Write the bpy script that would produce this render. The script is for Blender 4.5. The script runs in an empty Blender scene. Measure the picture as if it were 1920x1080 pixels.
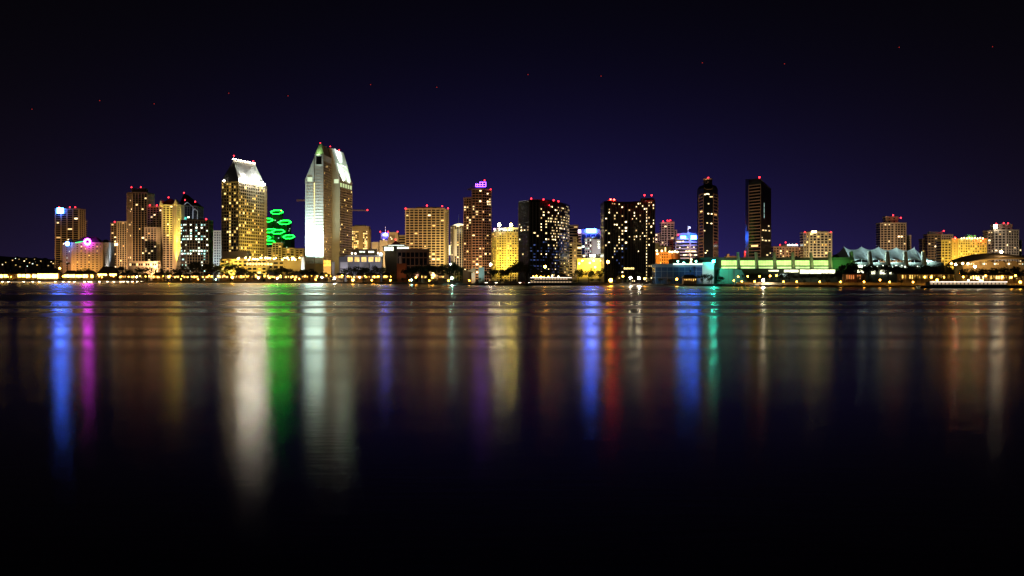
import bpy, math, random
from mathutils import Vector

# ------------------------------------------------------------------ camera, sky, moon, exposure
F, HZ, HC = 2281.0, 519.0, 7.0            # focal length in photo pixels, horizon row, eye height (m)
S = bpy.context.scene
COL = S.collection
cam = bpy.data.cameras.new('camera'); camo = bpy.data.objects.new('camera', cam); COL.objects.link(camo)
camo.location = (0, 0, HC); camo.rotation_euler = (math.pi / 2, 0, 0)
cam.sensor_width = 36; cam.lens = 36 * F / 1920; cam.shift_y = -(540 - HZ) / 1920
cam.clip_start = 1; cam.clip_end = 60000
S.camera = camo

W = bpy.data.worlds.new('World'); S.world = W; W.use_nodes = True
nt = W.node_tree; nt.nodes.clear()
def nd(t, **k):
    n = nt.nodes.new(t)
    for a, b in k.items(): setattr(n, a, b)
    return n
def mth(op, a, b=None):
    n = nd('ShaderNodeMath', operation=op)
    for i, v in enumerate((a, b)):
        if v is None: continue
        if isinstance(v, (int, float)): n.inputs[i].default_value = v
        else: nt.links.new(v, n.inputs[i])
    return n.outputs[0]
tc = nd('ShaderNodeTexCoord'); sp = nd('ShaderNodeSeparateXYZ'); nt.links.new(tc.outputs['Generated'], sp.inputs[0])
X_, Y_, Z_ = sp.outputs
az = mth('ARCTAN2', X_, Y_)
azf = mth('POWER', 2.718, mth('MULTIPLY', mth('POWER', mth('DIVIDE', mth('ABSOLUTE', mth('SUBTRACT', az, 0.015)), 0.29), 2.0), -1.0))
zc = mth('MAXIMUM', Z_, 0.0)
glow = mth('MULTIPLY', azf, mth('POWER', 2.718, mth('MULTIPLY', mth('POWER', mth('DIVIDE', zc, 0.088), 1.35), -1.0)))
low = mth('POWER', 2.718, mth('MULTIPLY', mth('DIVIDE', zc, 0.085), -1.0))
sky = nd('ShaderNodeTexSky', sky_type='NISHITA', sun_disc=False)
sky.sun_elevation = math.radians(-4); sky.sun_rotation = math.radians(200)
def vmul(col, f):
    n = nd('ShaderNodeMix', data_type='RGBA', blend_type='MULTIPLY'); n.inputs[0].default_value = 1
    n.inputs[6].default_value = (*col, 1); c = nd('ShaderNodeCombineColor')
    for i in range(3): nt.links.new(f, c.inputs[i])
    nt.links.new(c.outputs[0], n.inputs[7]); return n.outputs[2]
def vadd(a, b):
    n = nd('ShaderNodeMix', data_type='RGBA', blend_type='ADD'); n.inputs[0].default_value = 1
    nt.links.new(a, n.inputs[6]); nt.links.new(b, n.inputs[7]); return n.outputs[2]
base = nd('ShaderNodeRGB'); base.outputs[0].default_value = (0.0004, 0.0004, 0.0008, 1)
core = mth('MULTIPLY', azf, mth('POWER', 2.718, mth('MULTIPLY', mth('DIVIDE', zc, 0.035), -1.0)))
low2 = mth('POWER', 2.718, mth('MULTIPLY', mth('DIVIDE', zc, 0.17), -1.0))
tot = vadd(vadd(base.outputs[0], vmul((0.0066, 0.0062, 0.074), glow)), vmul((0.0075, 0.0040, 0.0085), low))
tot = vadd(vadd(tot, vmul((0.0110, 0.0085, 0.066), core)), vmul((0.0022, 0.0017, 0.0022), low2))
bg = nd('ShaderNodeBackground'); bg.inputs[1].default_value = 1.0
bg2 = nd('ShaderNodeBackground'); bg2.inputs[1].default_value = 0.0005
ads = nd('ShaderNodeAddShader'); wo = nd('ShaderNodeOutputWorld')
nt.links.new(tot, bg.inputs[0]); nt.links.new(sky.outputs[0], bg2.inputs[0])
nt.links.new(bg.outputs[0], ads.inputs[0]); nt.links.new(bg2.outputs[0], ads.inputs[1]); nt.links.new(ads.outputs[0], wo.inputs[0])

sun = bpy.data.lights.new('moon', 'SUN'); sun.energy = 0.03; sun.angle = math.radians(0.5); sun.color = (1, .9, .75)
suno = bpy.data.objects.new('moon', sun); COL.objects.link(suno); suno.rotation_euler = (math.radians(55), 0, math.radians(-25))
S.view_settings.view_transform = 'Standard'; S.view_settings.look = 'None'
S.view_settings.exposure = 0; S.view_settings.gamma = 1
S.render.engine = 'CYCLES'
cy = S.cycles
cy.use_denoising = True; cy.max_bounces = 5; cy.diffuse_bounces = 2; cy.glossy_bounces = 3
cy.transmission_bounces = 2; cy.caustics_reflective = False; cy.caustics_refractive = False
cy.use_light_tree = True; cy.light_sampling_threshold = 0.0; cy.sample_clamp_indirect = 20
try: cy.denoiser = 'OPENIMAGEDENOISE'
except Exception: pass

# ------------------------------------------------------------------ helpers
rnd = random.Random(7)
GZ = 1.4
def PX(x, Y): return (x - 960) / F * Y
def PZ(y, Y): return HC + (HZ - y) / F * Y
def P(x, Y): return (PX(x, Y), Y)
def interp(tab, x):
    if x <= tab[0][0]: return tab[0][1]
    for (a, va), (b, vb) in zip(tab, tab[1:]):
        if x <= b: return va + (vb - va) * (x - a) / (b - a)
    return tab[-1][1]

class MB:
    def __init__(s): s.v = []; s.f = []
    def poly(s, pts):
        n = len(s.v); s.v += [tuple(p) for p in pts]; s.f.append(tuple(range(n, n + len(pts))))
    def prism(s, pts, z0, z1, top=None):
        """pts: counter-clockwise outline; top: optional heights, one for each point"""
        k = len(pts); n = len(s.v)
        zt = top if top else [z1] * k
        s.v += [(x, y, z0) for x, y in pts] + [(x, y, z) for (x, y), z in zip(pts, zt)]
        for i in range(k):
            j = (i + 1) % k; s.f.append((n + i, n + j, n + k + j, n + k + i))
        s.f.append(tuple(n + k + i for i in range(k))); s.f.append(tuple(n + i for i in reversed(range(k))))
    def box(s, x0, x1, y0, y1, z0, z1): s.prism([(x0, y0), (x1, y0), (x1, y1), (x0, y1)], z0, z1)
    def obox(s, A, d, x0, x1, p0, p1, z0, z1):
        """box along direction d from A; p = distance out of the facade"""
        n = (d[1], -d[0])
        q = [(A[0] + d[0] * x + n[0] * p, A[1] + d[1] * x + n[1] * p) for x, p in ((x0, p1), (x1, p1), (x1, p0), (x0, p0))]
        s.prism(q, z0, z1)
    def bar(s, a, b, r, k=6, r2=None):
        a = Vector(a); b = Vector(b); d = (b - a); L = d.length
        if L < 1e-6: return
        d /= L; u = d.orthogonal().normalized(); w = d.cross(u); r2 = r if r2 is None else r2
        n = len(s.v)
        for c, rr in ((a, r), (b, r2)):
            for i in range(k):
                t = 2 * math.pi * i / k; s.v.append(tuple(c + (u * math.cos(t) + w * math.sin(t)) * rr))
        for i in range(k):
            j = (i + 1) % k; s.f.append((n + i, n + j, n + k + j, n + k + i))
        s.f.append(tuple(n + i for i in reversed(range(k)))); s.f.append(tuple(n + k + i for i in range(k)))
    def ball(s, c, r, nu=8, nv=6, sz=1.0):
        n = len(s.v); c = Vector(c)
        s.v.append((c.x, c.y, c.z + r * sz))
        for i in range(1, nv):
            a = math.pi * i / nv
            for j in range(nu):
                t = 2 * math.pi * j / nu
                s.v.append((c.x + r * math.sin(a) * math.cos(t), c.y + r * math.sin(a) * math.sin(t), c.z + r * sz * math.cos(a)))
        s.v.append((c.x, c.y, c.z - r * sz)); e = len(s.v) - 1
        for j in range(nu):
            k = (j + 1) % nu
            s.f.append((n, n + 1 + j, n + 1 + k))
            for i in range(nv - 2):
                a0 = n + 1 + i * nu; s.f.append((a0 + j, a0 + nu + j, a0 + nu + k, a0 + k))
            a0 = n + 1 + (nv - 2) * nu; s.f.append((a0 + j, e, a0 + k))
    def mesh(s, name, mat, shift=(0, 0, 0)):
        me = bpy.data.meshes.new(name)
        me.from_pydata([(x - shift[0], y - shift[1], z - shift[2]) for x, y, z in s.v], [], s.f); me.update()
        me.materials.append(mat); return me
    def build(s, name, mat, parent=None, kind=None):
        sh = parent_origin(parent)
        o = bpy.data.objects.new(name, s.mesh(name, mat, sh)); COL.objects.link(o); o.parent = parent
        if kind: o['kind'] = kind
        return o
def parent_origin(p):
    v = Vector((0, 0, 0))
    while p is not None: v = v + p.location; p = p.parent
    return v
def inst(name, me, loc, parent, rz=0):
    o = bpy.data.objects.new(name, me); COL.objects.link(o); o.parent = parent
    o.location = Vector(loc) - parent_origin(parent); o.rotation_euler = (0, 0, rz); return o
def tag(o, label, cat, group=None, kind=None):
    o['label'] = label
    if cat: o['category'] = cat
    if group: o['group'] = group
    if kind: o['kind'] = kind
    return o
def thing(name, label, cat, loc, group=None):
    o = bpy.data.objects.new(name, None); COL.objects.link(o); o.location = loc
    o.empty_display_size = 2
    return tag(o, label, cat, group)

# ------------------------------------------------------------------ materials
MATS = {}
def mat(name, col, rough=.75, metal=0., var=.22, scale=.12, spec=.4):
    if name in MATS: return MATS[name]
    m = bpy.data.materials.new(name); m.use_nodes = True; t = m.node_tree; b = t.nodes['Principled BSDF']
    b.inputs['Roughness'].default_value = rough; b.inputs['Metallic'].default_value = metal
    b.inputs['Specular IOR Level'].default_value = spec
    tc = t.nodes.new('ShaderNodeTexCoord'); no = t.nodes.new('ShaderNodeTexNoise'); no.inputs['Scale'].default_value = scale; no.inputs['Detail'].default_value = 6
    mx = t.nodes.new('ShaderNodeMix'); mx.data_type = 'RGBA'
    mx.inputs[6].default_value = (*[c * (1 - var) for c in col], 1); mx.inputs[7].default_value = (*[min(1, c * (1 + var)) for c in col], 1)
    t.links.new(tc.outputs['Object'], no.inputs['Vector']); t.links.new(no.outputs[0], mx.inputs[0]); t.links.new(mx.outputs[2], b.inputs['Base Color'])
    MATS[name] = m; return m
def emi(name, col, st, var=0.0, scale=.5):
    if name in MATS: return MATS[name]
    m = bpy.data.materials.new(name); m.use_nodes = True; t = m.node_tree; b = t.nodes['Principled BSDF']
    b.inputs['Base Color'].default_value = (*[c * .5 for c in col], 1); b.inputs['Emission Color'].default_value = (*col, 1)
    b.inputs['Emission Strength'].default_value = st
    if var:
        tc = t.nodes.new('ShaderNodeTexCoord'); no = t.nodes.new('ShaderNodeTexNoise'); no.inputs['Scale'].default_value = scale
        mp = t.nodes.new('ShaderNodeMapRange'); mp.inputs['From Min'].default_value = .3; mp.inputs['From Max'].default_value = .7
        mp.inputs['To Min'].default_value = st * (1 - var); mp.inputs['To Max'].default_value = st * (1 + var)
        t.links.new(tc.outputs['Object'], no.inputs['Vector']); t.links.new(no.outputs[0], mp.inputs[0]); t.links.new(mp.outputs[0], b.inputs['Emission Strength'])
    MATS[name] = m; return m

GLASS = mat('dark_glass', (.012, .014, .02), .12, 0, .3, .2, .5)
GLASSB = mat('blue_glass', (.02, .035, .07), .15, 0, .3, .2, .5)
BLACK = mat('black_glass', (.006, .006, .008), .3, 0, .3, .2, .2)
TAN = mat('tan_concrete', (.40, .32, .23)); CREAM = mat('cream_concrete', (.50, .43, .32)); GREY = mat('grey_concrete', (.33, .33, .34))
WHITE = mat('white_concrete', (.68, .68, .66)); BROWN = mat('brown_concrete', (.22, .16, .11)); DARKC = mat('dark_concrete', (.08, .07, .065))
COPPER = mat('bronze_band', (.32, .23, .16)); ROOFD = mat('dark_roof', (.05, .045, .05)); BRICK = mat('orange_brick', (.45, .23, .10))
STEEL = mat('steel', (.25, .25, .26), .45, .6); WMETAL = mat('white_metal_roof', (.72, .74, .72), .5)
RED = emi('red_beacon', (1, .02, .03), 9)
WIN = {
 'w': [emi('window_warm_a', (1, .72, .33), 1.7, .3), emi('window_warm_b', (1, .76, .40), 3.9, .3), emi('window_warm_c', (1, .66, .26), 0.91, .3)],
 'y': [emi('window_gold_a', (1, .66, .18), 1.3, .3), emi('window_gold_b', (1, .70, .24), 3.1, .3), emi('window_gold_c', (1, .58, .12), 0.72, .3)],
 'c': [emi('window_cool_a', (.85, 1, .80), 2.1, .3), emi('window_cool_b', (.95, 1, .74), 4.4, .3), emi('window_cool_c', (.55, .85, .75), 0.78, .3)],
 'b': [emi('window_blue_a', (.07, .13, .36), .25, .3), emi('window_blue_b', (.12, .18, .45), .4, .3)],
 't': [emi('window_teal_a', (.45, .95, .85), 2.3, .3), emi('window_teal_b', (.8, 1, .8), 4.2, .3), emi('window_teal_c', (.3, .75, .75), 0.91, .3)],
 'o': [emi('window_orange_a', (1, .5, .16), 0.78, .3), emi('window_orange_b', (1, .6, .22), 2.1, .3)],
}

# ------------------------------------------------------------------ setting
SHORE = [(-700, 529.6), (0, 530.0), (300, 530.2), (600, 531.3), (800, 533.6), (900, 535), (1080, 535.4), (1250, 536.2), (1450, 538), (1700, 539.6), (1900, 541), (2500, 544)]
def shoreY(x): return HC * F / (interp(SHORE, x) - HZ)

mw = bpy.data.materials.new('harbour_water'); mw.use_nodes = True; t = mw.node_tree
t.nodes.remove(t.nodes['Principled BSDF'])
b = t.nodes.new('ShaderNodeBsdfGlossy'); b.distribution = 'BECKMANN'; b.inputs['Color'].default_value = (.86, .84, .78, 1)
b.inputs['Anisotropy'].default_value = .15
tng = t.nodes.new('ShaderNodeCombineXYZ'); tng.inputs[1].default_value = 1; t.links.new(tng.outputs[0], b.inputs['Tangent'])
deep = t.nodes.new('ShaderNodeBsdfDiffuse'); deep.inputs[0].default_value = (.0006, .0008, .0014, 1)
frs = t.nodes.new('ShaderNodeFresnel'); frs.inputs[0].default_value = 1.33
wmx = t.nodes.new('ShaderNodeMixShader'); t.links.new(frs.outputs[0], wmx.inputs[0]); t.links.new(deep.outputs[0], wmx.inputs[1]); t.links.new(b.outputs[0], wmx.inputs[2])
t.links.new(wmx.outputs[0], t.nodes['Material Output'].inputs[0])
tc = t.nodes.new('ShaderNodeTexCoord')
def wmap(sx, sy, rz=0):
    m = t.nodes.new('ShaderNodeMapping'); m.inputs['Scale'].default_value = (sx, sy, 1); m.inputs['Rotation'].default_value = (0, 0, rz)
    t.links.new(tc.outputs['Object'], m.inputs[0]); return m.outputs[0]
def wnoise(vec, sc, det=3):
    n = t.nodes.new('ShaderNodeTexNoise'); n.inputs['Scale'].default_value = sc; n.inputs['Detail'].default_value = det
    t.links.new(vec, n.inputs['Vector']); return n.outputs[0]
def wmath(op, a, b2=None):
    n = t.nodes.new('ShaderNodeMath'); n.operation = op
    for i, v in enumerate((a, b2)):
        if v is None: continue
        if isinstance(v, (int, float)): n.inputs[i].default_value = v
        else: t.links.new(v, n.inputs[i])
    return n.outputs[0]
def wrange(v, a, b2, c, d):
    n = t.nodes.new('ShaderNodeMapRange'); n.interpolation_type = 'SMOOTHSTEP'
    for i, q in enumerate((a, b2, c, d)): n.inputs[1 + i].default_value = q
    t.links.new(v, n.inputs[0]); return n.outputs[0]
lane = wrange(wnoise(wmap(.0008, .017, .006), 1.0, 2), .42, .58, 0, 1)        # wind lanes across the harbour
lane2 = wrange(wnoise(wmap(.0016, .055, -.006), 1.0, 2), .44, .58, 0, 1)
wsep = t.nodes.new('ShaderNodeSeparateXYZ'); t.links.new(tc.outputs['Object'], wsep.inputs[0])
far = wrange(wsep.outputs[1], 110, 420, 0, 1)                                   # open harbour is more wind-ruffled than the lee near the camera
lanes = wmath('MULTIPLY', wrange(wsep.outputs[1], 45, 150, .12, 1), wmath('ADD', wmath('MULTIPLY', lane, .05), wmath('MULTIPLY', lane2, .03)))
rough = wmath('ADD', wmath('ADD', .15, lanes), wmath('MULTIPLY', far, wmath('ADD', .07, wmath('MULTIPLY', lane, .12))))
t.links.new(wmath('MULTIPLY', rough, 1.07), b.inputs['Roughness'])
rip = wnoise(wmap(.35, 1.3, .05), 1.0, 4)
bp = t.nodes.new('ShaderNodeBump'); t.links.new(wrange(wsep.outputs[1], 40, 130, .34, .0), bp.inputs['Strength']); bp.inputs['Distance'].default_value = .02
t.links.new(rip, bp.inputs['Height']); t.links.new(bp.outputs[0], b.inputs['Normal'])
m = MB(); m.poly([(-5000, -600, 0), (5000, -600, 0), (5000, 6000, 0), (-5000, 6000, 0)])
o = m.build('water', mw); tag(o, 'dark still harbour water with long coloured light streaks', None, kind='structure')

GRND = mat('dark_ground', (.06, .055, .05), .9, 0, .4, .05)
xs = list(range(-600, 2500, 20))
m = MB()
front = [(PX(x, shoreY(x) + 9), shoreY(x) + 9) for x in xs]
m.v = [(x, y, GZ) for x, y in front] + [(p[0] * 6, 9000, GZ) for p in front]
k = len(front); m.f = [(i, i + 1, k + i + 1, k + i) for i in range(k - 1)]
tag(m.build('ground', GRND), 'dark flat waterfront land under the skyline', None, kind='structure')
m = MB(); rows = []
for r in range(5):
    q = r / 4; row = []
    for x in range(-600, 2500, 5):
        Y = shoreY(x) + 9.5 * q + rnd.uniform(-.5, .5); row.append((PX(x, Y), Y, -.6 + (GZ + .55) * q ** .8 + (rnd.uniform(-.35, .35) if r < 4 else .02)))
    rows.append(row)
k = len(rows[0]); m.v = [p for r in rows for p in r]
m.f = [(r * k + i, r * k + i + 1, (r + 1) * k + i + 1, (r + 1) * k + i) for r in range(4) for i in range(k - 1)]
tag(m.build('shore_bank', mat('riprap', (.07, .06, .05), .95, 0, .5, .6)), 'dark stone bank along the water edge', None, kind='structure')
m = MB(); pf = [(PX(x, shoreY(x) + 12), shoreY(x) + 12) for x in xs]; pb = [(PX(x, shoreY(x) + 17), shoreY(x) + 17) for x in xs]
for i in range(len(xs) - 1): m.poly([(*pf[i], GZ + .02), (*pf[i + 1], GZ + .02), (*pb[i + 1], GZ + .02), (*pb[i], GZ + .02)])
tag(m.build('path', mat('path_concrete', (.28, .25, .21), .85, 0, .2, .3)), 'pale concrete promenade path along the bank', None, kind='structure')
# far hills
m = MB(); hx = list(range(-500, 2420, 25)); hp = []
for i, x in enumerate(hx):
    y = interp([(-500, 488), (0, 481), (60, 484), (105, 487), (300, 500), (1500, 498), (1570, 476), (1590, 476), (1640, 486), (1760, 482), (1960, 478), (2400, 486)], x) + rnd.uniform(-1, 1)
    hp.append((x, y))
for r, Y in enumerate((2600, 3000, 3600)):
    f = (.25, .7, 1.0)[r]
    m.v += [(PX(x, Y), Y, max(3, 3 + (PZ(y, Y) - 3) * f + rnd.uniform(-2, 2))) for x, y in hp]
m.v = [(PX(x, 2400), 2400, 2.0) for x, y in hp] + m.v
k = len(hp); m.f = [(r * k + i, r * k + i + 1, (r + 1) * k + i + 1, (r + 1) * k + i) for r in range(3) for i in range(k - 1)]
tag(m.build('hills', mat('hill_scrub', (.035, .033, .028), .95, 0, .5, .02)), 'low dark hills far behind the city', None, kind='structure')

# ------------------------------------------------------------------ building kit
WMESH = {}
def wmesh(w, h, mt, d=.18):
    k = (round(w, 1), round(h, 1), mt.name)
    if k not in WMESH:
        m = MB(); m.box(-w / 2, w / 2, -d, .02, -h / 2, h / 2); WMESH[k] = m.mesh('lit_window', mt)
    return WMESH[k]
def outline(front, depth):
    """front: list of (photo x, distance) from left to right; gives a CCW ground outline"""
    f = [P(x, Y) for x, Y in front]
    Yb = max(Y for _, Y in front) + depth
    return f + [(f[-1][0], Yb), (f[0][0], Yb)]
def offset(pts, d):
    n = len(pts); out = []
    for i in range(n):
        a, b, c = Vector(pts[i - 1]), Vector(pts[i]), Vector(pts[(i + 1) % n])
        e1 = (b - a).normalized(); e2 = (c - b).normalized()
        n1 = Vector((e1.y, -e1.x)); n2 = Vector((e2.y, -e2.x)); q = n1 + n2
        q = q / max(.35, q.length_squared / 2) if q.length > 1e-6 else n1
        out.append(tuple(b + q * d))
    return out
def pick(style, r):
    L = WIN[style]; u = r.random()
    return L[0] if u < .5 else (L[1] if u < .8 else L[-1])
def litwin(root, A, d, x, z, w, h, mt, out=.0):
    n = (d[1], -d[0]); ang = math.atan2(d[1], d[0])
    inst('lit_window', wmesh(w, h, mt), (A[0] + d[0] * x + n[0] * out, A[1] + d[1] * x + n[1] * out, z), root, ang)
def seginfo(A, B):
    L = math.hypot(B[0] - A[0], B[1] - A[1]); return L, ((B[0] - A[0]) / L, (B[1] - A[1]) / L)
def cells(root, A, B, z0, z1, nb, nf, wfrac, hfrac, lit, style, r, fn=None):
    """lit windows on the cells of one facade plane"""
    L, d = seginfo(A, B); bw = L / nb; fh = (z1 - z0) / nf
    for j in range(nf):
        for i in range(nb):
            x = (i + .5) * bw
            xp = (A[0] + d[0] * x) / (A[1] + d[1] * x) * F + 960
            z = z0 + (j + .5) * fh; yp = HZ - (z - HC) / (A[1] + d[1] * x) * F
            v = fn(xp, yp, i, j, r) if fn else None
            if v is False: continue
            if v is None:
                if r.random() >= lit: continue
                v = style if isinstance(style, str) else r.choice(style)
            litwin(root, A, d, x + bw * r.uniform(-.06, .06), z, bw * wfrac * r.choice((.55, .8, 1, 1, 1.1)), fh * hfrac * r.choice((.7, 1, 1)), pick(v, r) if isinstance(v, str) else v)
def section(root, front, ytop, depth=25, fh=3.3, bay=4., band=(.9, .35), pier=(.7, .5), wall=TAN, pwall=None, glass=GLASS,
            lit=.08, style='w', seed=1, ws=.74, bays=None, fn=None, z0=None, segs=None, top=True, yref=None, zt=None, litmax=300):
    """one block of a building: glass core, a floor band on every storey, piers between the bays, lit windows"""
    r = random.Random(seed); z0 = GZ if z0 is None else z0
    Yr = yref or min(Y for _, Y in front); z1 = zt if zt else PZ(ytop, Yr)
    pts = outline(front, depth); nf = max(1, round((z1 - z0) / fh)); fh = (z1 - z0) / nf
    m = MB(); m.prism(pts, z0, z1 - .01); m.build('glazing', glass, root)
    sh = parent_origin(root)
    if band:
        m = MB(); m.prism(offset(pts, band[1]), -band[0] / 2, band[0] / 2)
        me = m.mesh('floor_band', wall, (sh[0], sh[1], 0))
        for j in range(1, nf):
            o = bpy.data.objects.new('floor_band', me); COL.objects.link(o); o.parent = root; o.location = (0, 0, z0 + j * fh - sh[2])
    if top:
        m = MB(); m.prism(offset(pts, (band[1] if band else .2) + .12), z1 - fh * .35, z1 + 1.0); m.build('parapet', wall, root)
    ns = len(front) - 1
    if pier:
        m = MB()
        for i in range(len(pts) - 1 if ns < 8 else ns):
            if i == ns + 1 - 0: continue
            A, B = pts[i], pts[(i + 1) % len(pts)]
            L, d = seginfo(A, B); nb = bays[i] if bays and i < ns else max(1, round(L / bay))
            for q in range(nb + 1):
                x = min(max(L * q / nb, pier[0] * .5), L - pier[0] * .5)
                m.obox(A, d, x - pier[0] / 2, x + pier[0] / 2, -.2, pier[1], z0, z1 - .2)
        m.build('piers', pwall or wall, root, 'stuff')
    for i in (segs if segs is not None else range(ns)):
        A, B = pts[i], pts[i + 1]; L, _ = seginfo(A, B); nb = bays[i] if bays else max(1, round(L / bay)); bw = L / nb
        cells(root, A, B, z0, z1, nb, nf, max(.3, (bw - (pier[0] if pier else .3)) / bw) * ws, max(.3, (fh - (band[0] if band else .5)) / fh) * ws, lit, style, r, fn)
    return pts, z1, nf
def block(root, name, front, y0, y1, mt, depth=15, yref=None):
    Yr = yref or min(Y for _, Y in front)
    m = MB(); m.prism(outline(front, depth), GZ if y0 is None else PZ(y0, Yr), PZ(y1, Yr)); return m.build(name, mt, root)
def glowbox(root, name, x0, x1, y0, y1, Y, mt, th=.5):
    m = MB(); m.box(PX(x0, Y), PX(x1, Y), Y - th, Y, PZ(y1, Y), PZ(y0, Y)); return m.build(name, mt, root)
BEACON = {}
def beacon(root, x, y, Y, r=.95, mt=None):
    mt = mt or RED; k = (r, mt.name)
    if k not in BEACON:
        m = MB(); m.ball((0, 0, 0), r, 8, 5); BEACON[k] = m.mesh('aviation_light', mt)
        m = MB(); m.bar((0, 0, -2.5), (0, 0, -r * .9), .15, 5); BEACON[k, 's'] = m.mesh('lamp_stem', STEEL)
    o = inst('aviation_light', BEACON[k], (PX(x, Y), Y, PZ(y, Y)), root)
    inst('lamp_stem', BEACON[k, 's'], (PX(x, Y), Y, PZ(y, Y)), o)
FHM = []; FLOODK = 3.0
def flood(root, x, Y, z, tgt, col, E, ang=100, blend=1., soft=1.2):
    """a flood lamp for the building, often one added for unseen street light: housing plus its own light; E = irradiance wanted at the target (W/m2)"""
    if not FHM:
        m = MB(); m.box(-.8, .8, -.5, .5, -.3, .3); m.box(-.1, .1, -.1, .1, -1.2, -.3); FHM.append(m.mesh('flood_or_fill_lamp', STEEL))
    p = Vector((PX(x, Y), Y, z)); tg = Vector((PX(tgt[0], tgt[2]), tgt[2], PZ(tgt[1], tgt[2]))); d = tg - p
    o = inst('flood_or_fill_lamp', FHM[0], p - d.normalized() * .0, root)
    L = bpy.data.lights.new('flood_or_fill_light', 'SPOT'); L.energy = 4 * math.pi * d.length_squared * E * FLOODK; L.color = col
    L.spot_size = math.radians(ang); L.spot_blend = blend; L.shadow_soft_size = soft
    lo = bpy.data.objects.new('flood_or_fill_light', L); COL.objects.link(lo); lo.parent = o
    lo.location = d.normalized() * 1.6 + Vector((0, 0, 1)); lo.rotation_euler = d.to_track_quat('-Z', 'Y').to_euler()
WARM = (1, .54, .16); GOLD = (1, .60, .14); YEL = (1, .68, .09); COOL = (.78, .95, 1); WHT = (1, .9, .72); PINKISH = (1, .57, .27)
def bld(name, label, x, Y): return thing(name, label, 'building', (PX(x, Y), Y, GZ))
def wash(root, x, Y, ymid, col, E, dist=60, ang=120, dx=0): flood(root, x + dx, Y - dist, GZ + 6, (x, ymid, Y), col, E, ang)  # lamp added out in front; mostly stands in for city street light

# ------------------------------------------------------------------ buildings, left to right
# slim condo tower with the bright blue sign
r_ = bld('condo_tower', 'slim dark condo tower with glaring blue-white sign on its top corner', 128, 1750)
section(r_, [(103.5, 1750), (148, 1750)], 392, 25, 3.0, 9, (.8, .7), (.9, .9), BROWN, TAN, lit=.05, seed=3)
section(r_, [(149, 1762), (155.5, 1775)], 414, 15, 3.0, 6, (.8, .7), None, BROWN, lit=.06, seed=4)
glowbox(r_, 'lit_sign', 107, 119, 390, 400, 1747, emi('sign_blue', (.03, .14, 1), 80))
for x in (111, 131, 141): beacon(r_, x, 388.5, 1755)
wash(r_, 128, 1750, 440, WARM, .7, 60)
# tan hotel
r_ = bld('hotel_block', 'tan hotel with rows of small square windows and glowing purple ring sign', 160, 1640)
section(r_, [(117.5, 1652), (133.5, 1648)], 461, 18, 3.0, 5, (1.7, .3), (2.6, .4), TAN, lit=.18, style='c', seed=5)
section(r_, [(134, 1640), (193, 1640)], 456, 22, 3.0, 5.2, (1.75, .3), (3.0, .4), TAN, lit=.16, style='y', seed=6,
        fn=lambda xp, yp, i, j, r: None)
section(r_, [(194, 1660), (207, 1672)], 456, 16, 3.0, 5, (1.9, .3), (3.2, .4), WHITE, lit=.45, style='c', seed=8)
def hip(root, x0, x1, Y, d, y0, y1, mt, inset=.3, name='roof'):
    Z0, Z1 = PZ(y0, Y), PZ(y1, Y); a, b = PX(x0, Y) - .5, PX(x1, Y) + .5; i = (b - a) * inset
    m = MB(); e = [(a, Y - .5, Z0), (b, Y - .5, Z0), (b, Y + d, Z0), (a, Y + d, Z0)]; t0 = (a + i, Y + d / 2, Z1); t1 = (b - i, Y + d / 2, Z1)
    m.poly([e[0], e[1], t1, t0]); m.poly([e[1], e[2], t1]); m.poly([e[2], e[3], t0, t1]); m.poly([e[3], e[0], t0]); m.poly(e[::-1])
    return m.build(name, mt, root)
hip(r_, 119, 138, 1650, 16, 459.5, 447, ROOFD, .42); hip(r_, 140, 187, 1642, 20, 454.5, 443.5, ROOFD, .25); hip(r_, 188, 203, 1662, 14, 454.5, 449, ROOFD)
m = MB(); Y = 1637; cx, cz = PX(164, Y), PZ(453.5, Y)
for i in range(20):
    a, b_ = 2 * math.pi * i / 20, 2 * math.pi * (i + 1) / 20
    m.bar((cx + 3.6 * math.cos(a), Y, cz + 3.6 * math.sin(a)), (cx + 3.6 * math.cos(b_), Y, cz + 3.6 * math.sin(b_)), 1.3, 6)
m.build('ring_sign', emi('sign_magenta', (.6, .03, .75), 48), r_)
m = MB(); m.bar((PX(141.5, Y), Y, PZ(455, Y)), (PX(157, Y), Y, PZ(452.5, Y)), .5); m.build('neon_tube', emi('neon_green', (.06, 1, .22), 2.2), r_)
m = MB(); m.ball((PX(126.5, Y), Y, PZ(457, Y)), 3.0, 10, 6); m.build('globe_sign', emi('sign_blue2', (.06, .2, 1), 40), r_)
m = MB(); m.box(PX(158, Y), PX(161, Y), Y, Y + 1, PZ(462, Y), PZ(459, Y)); m.build('red_sign', emi('sign_red', (1, .08, .12), 4), r_)
wash(r_, 160, 1640, 490, (1, .52, .12), 1.5, 30); wash(r_, 128, 1650, 480, (1, .45, .12), .6, 30)
flood(r_, 203, 1652, GZ + 2, (200, 470, 1662), (.8, .9, 1), 3.0, 60)
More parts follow.
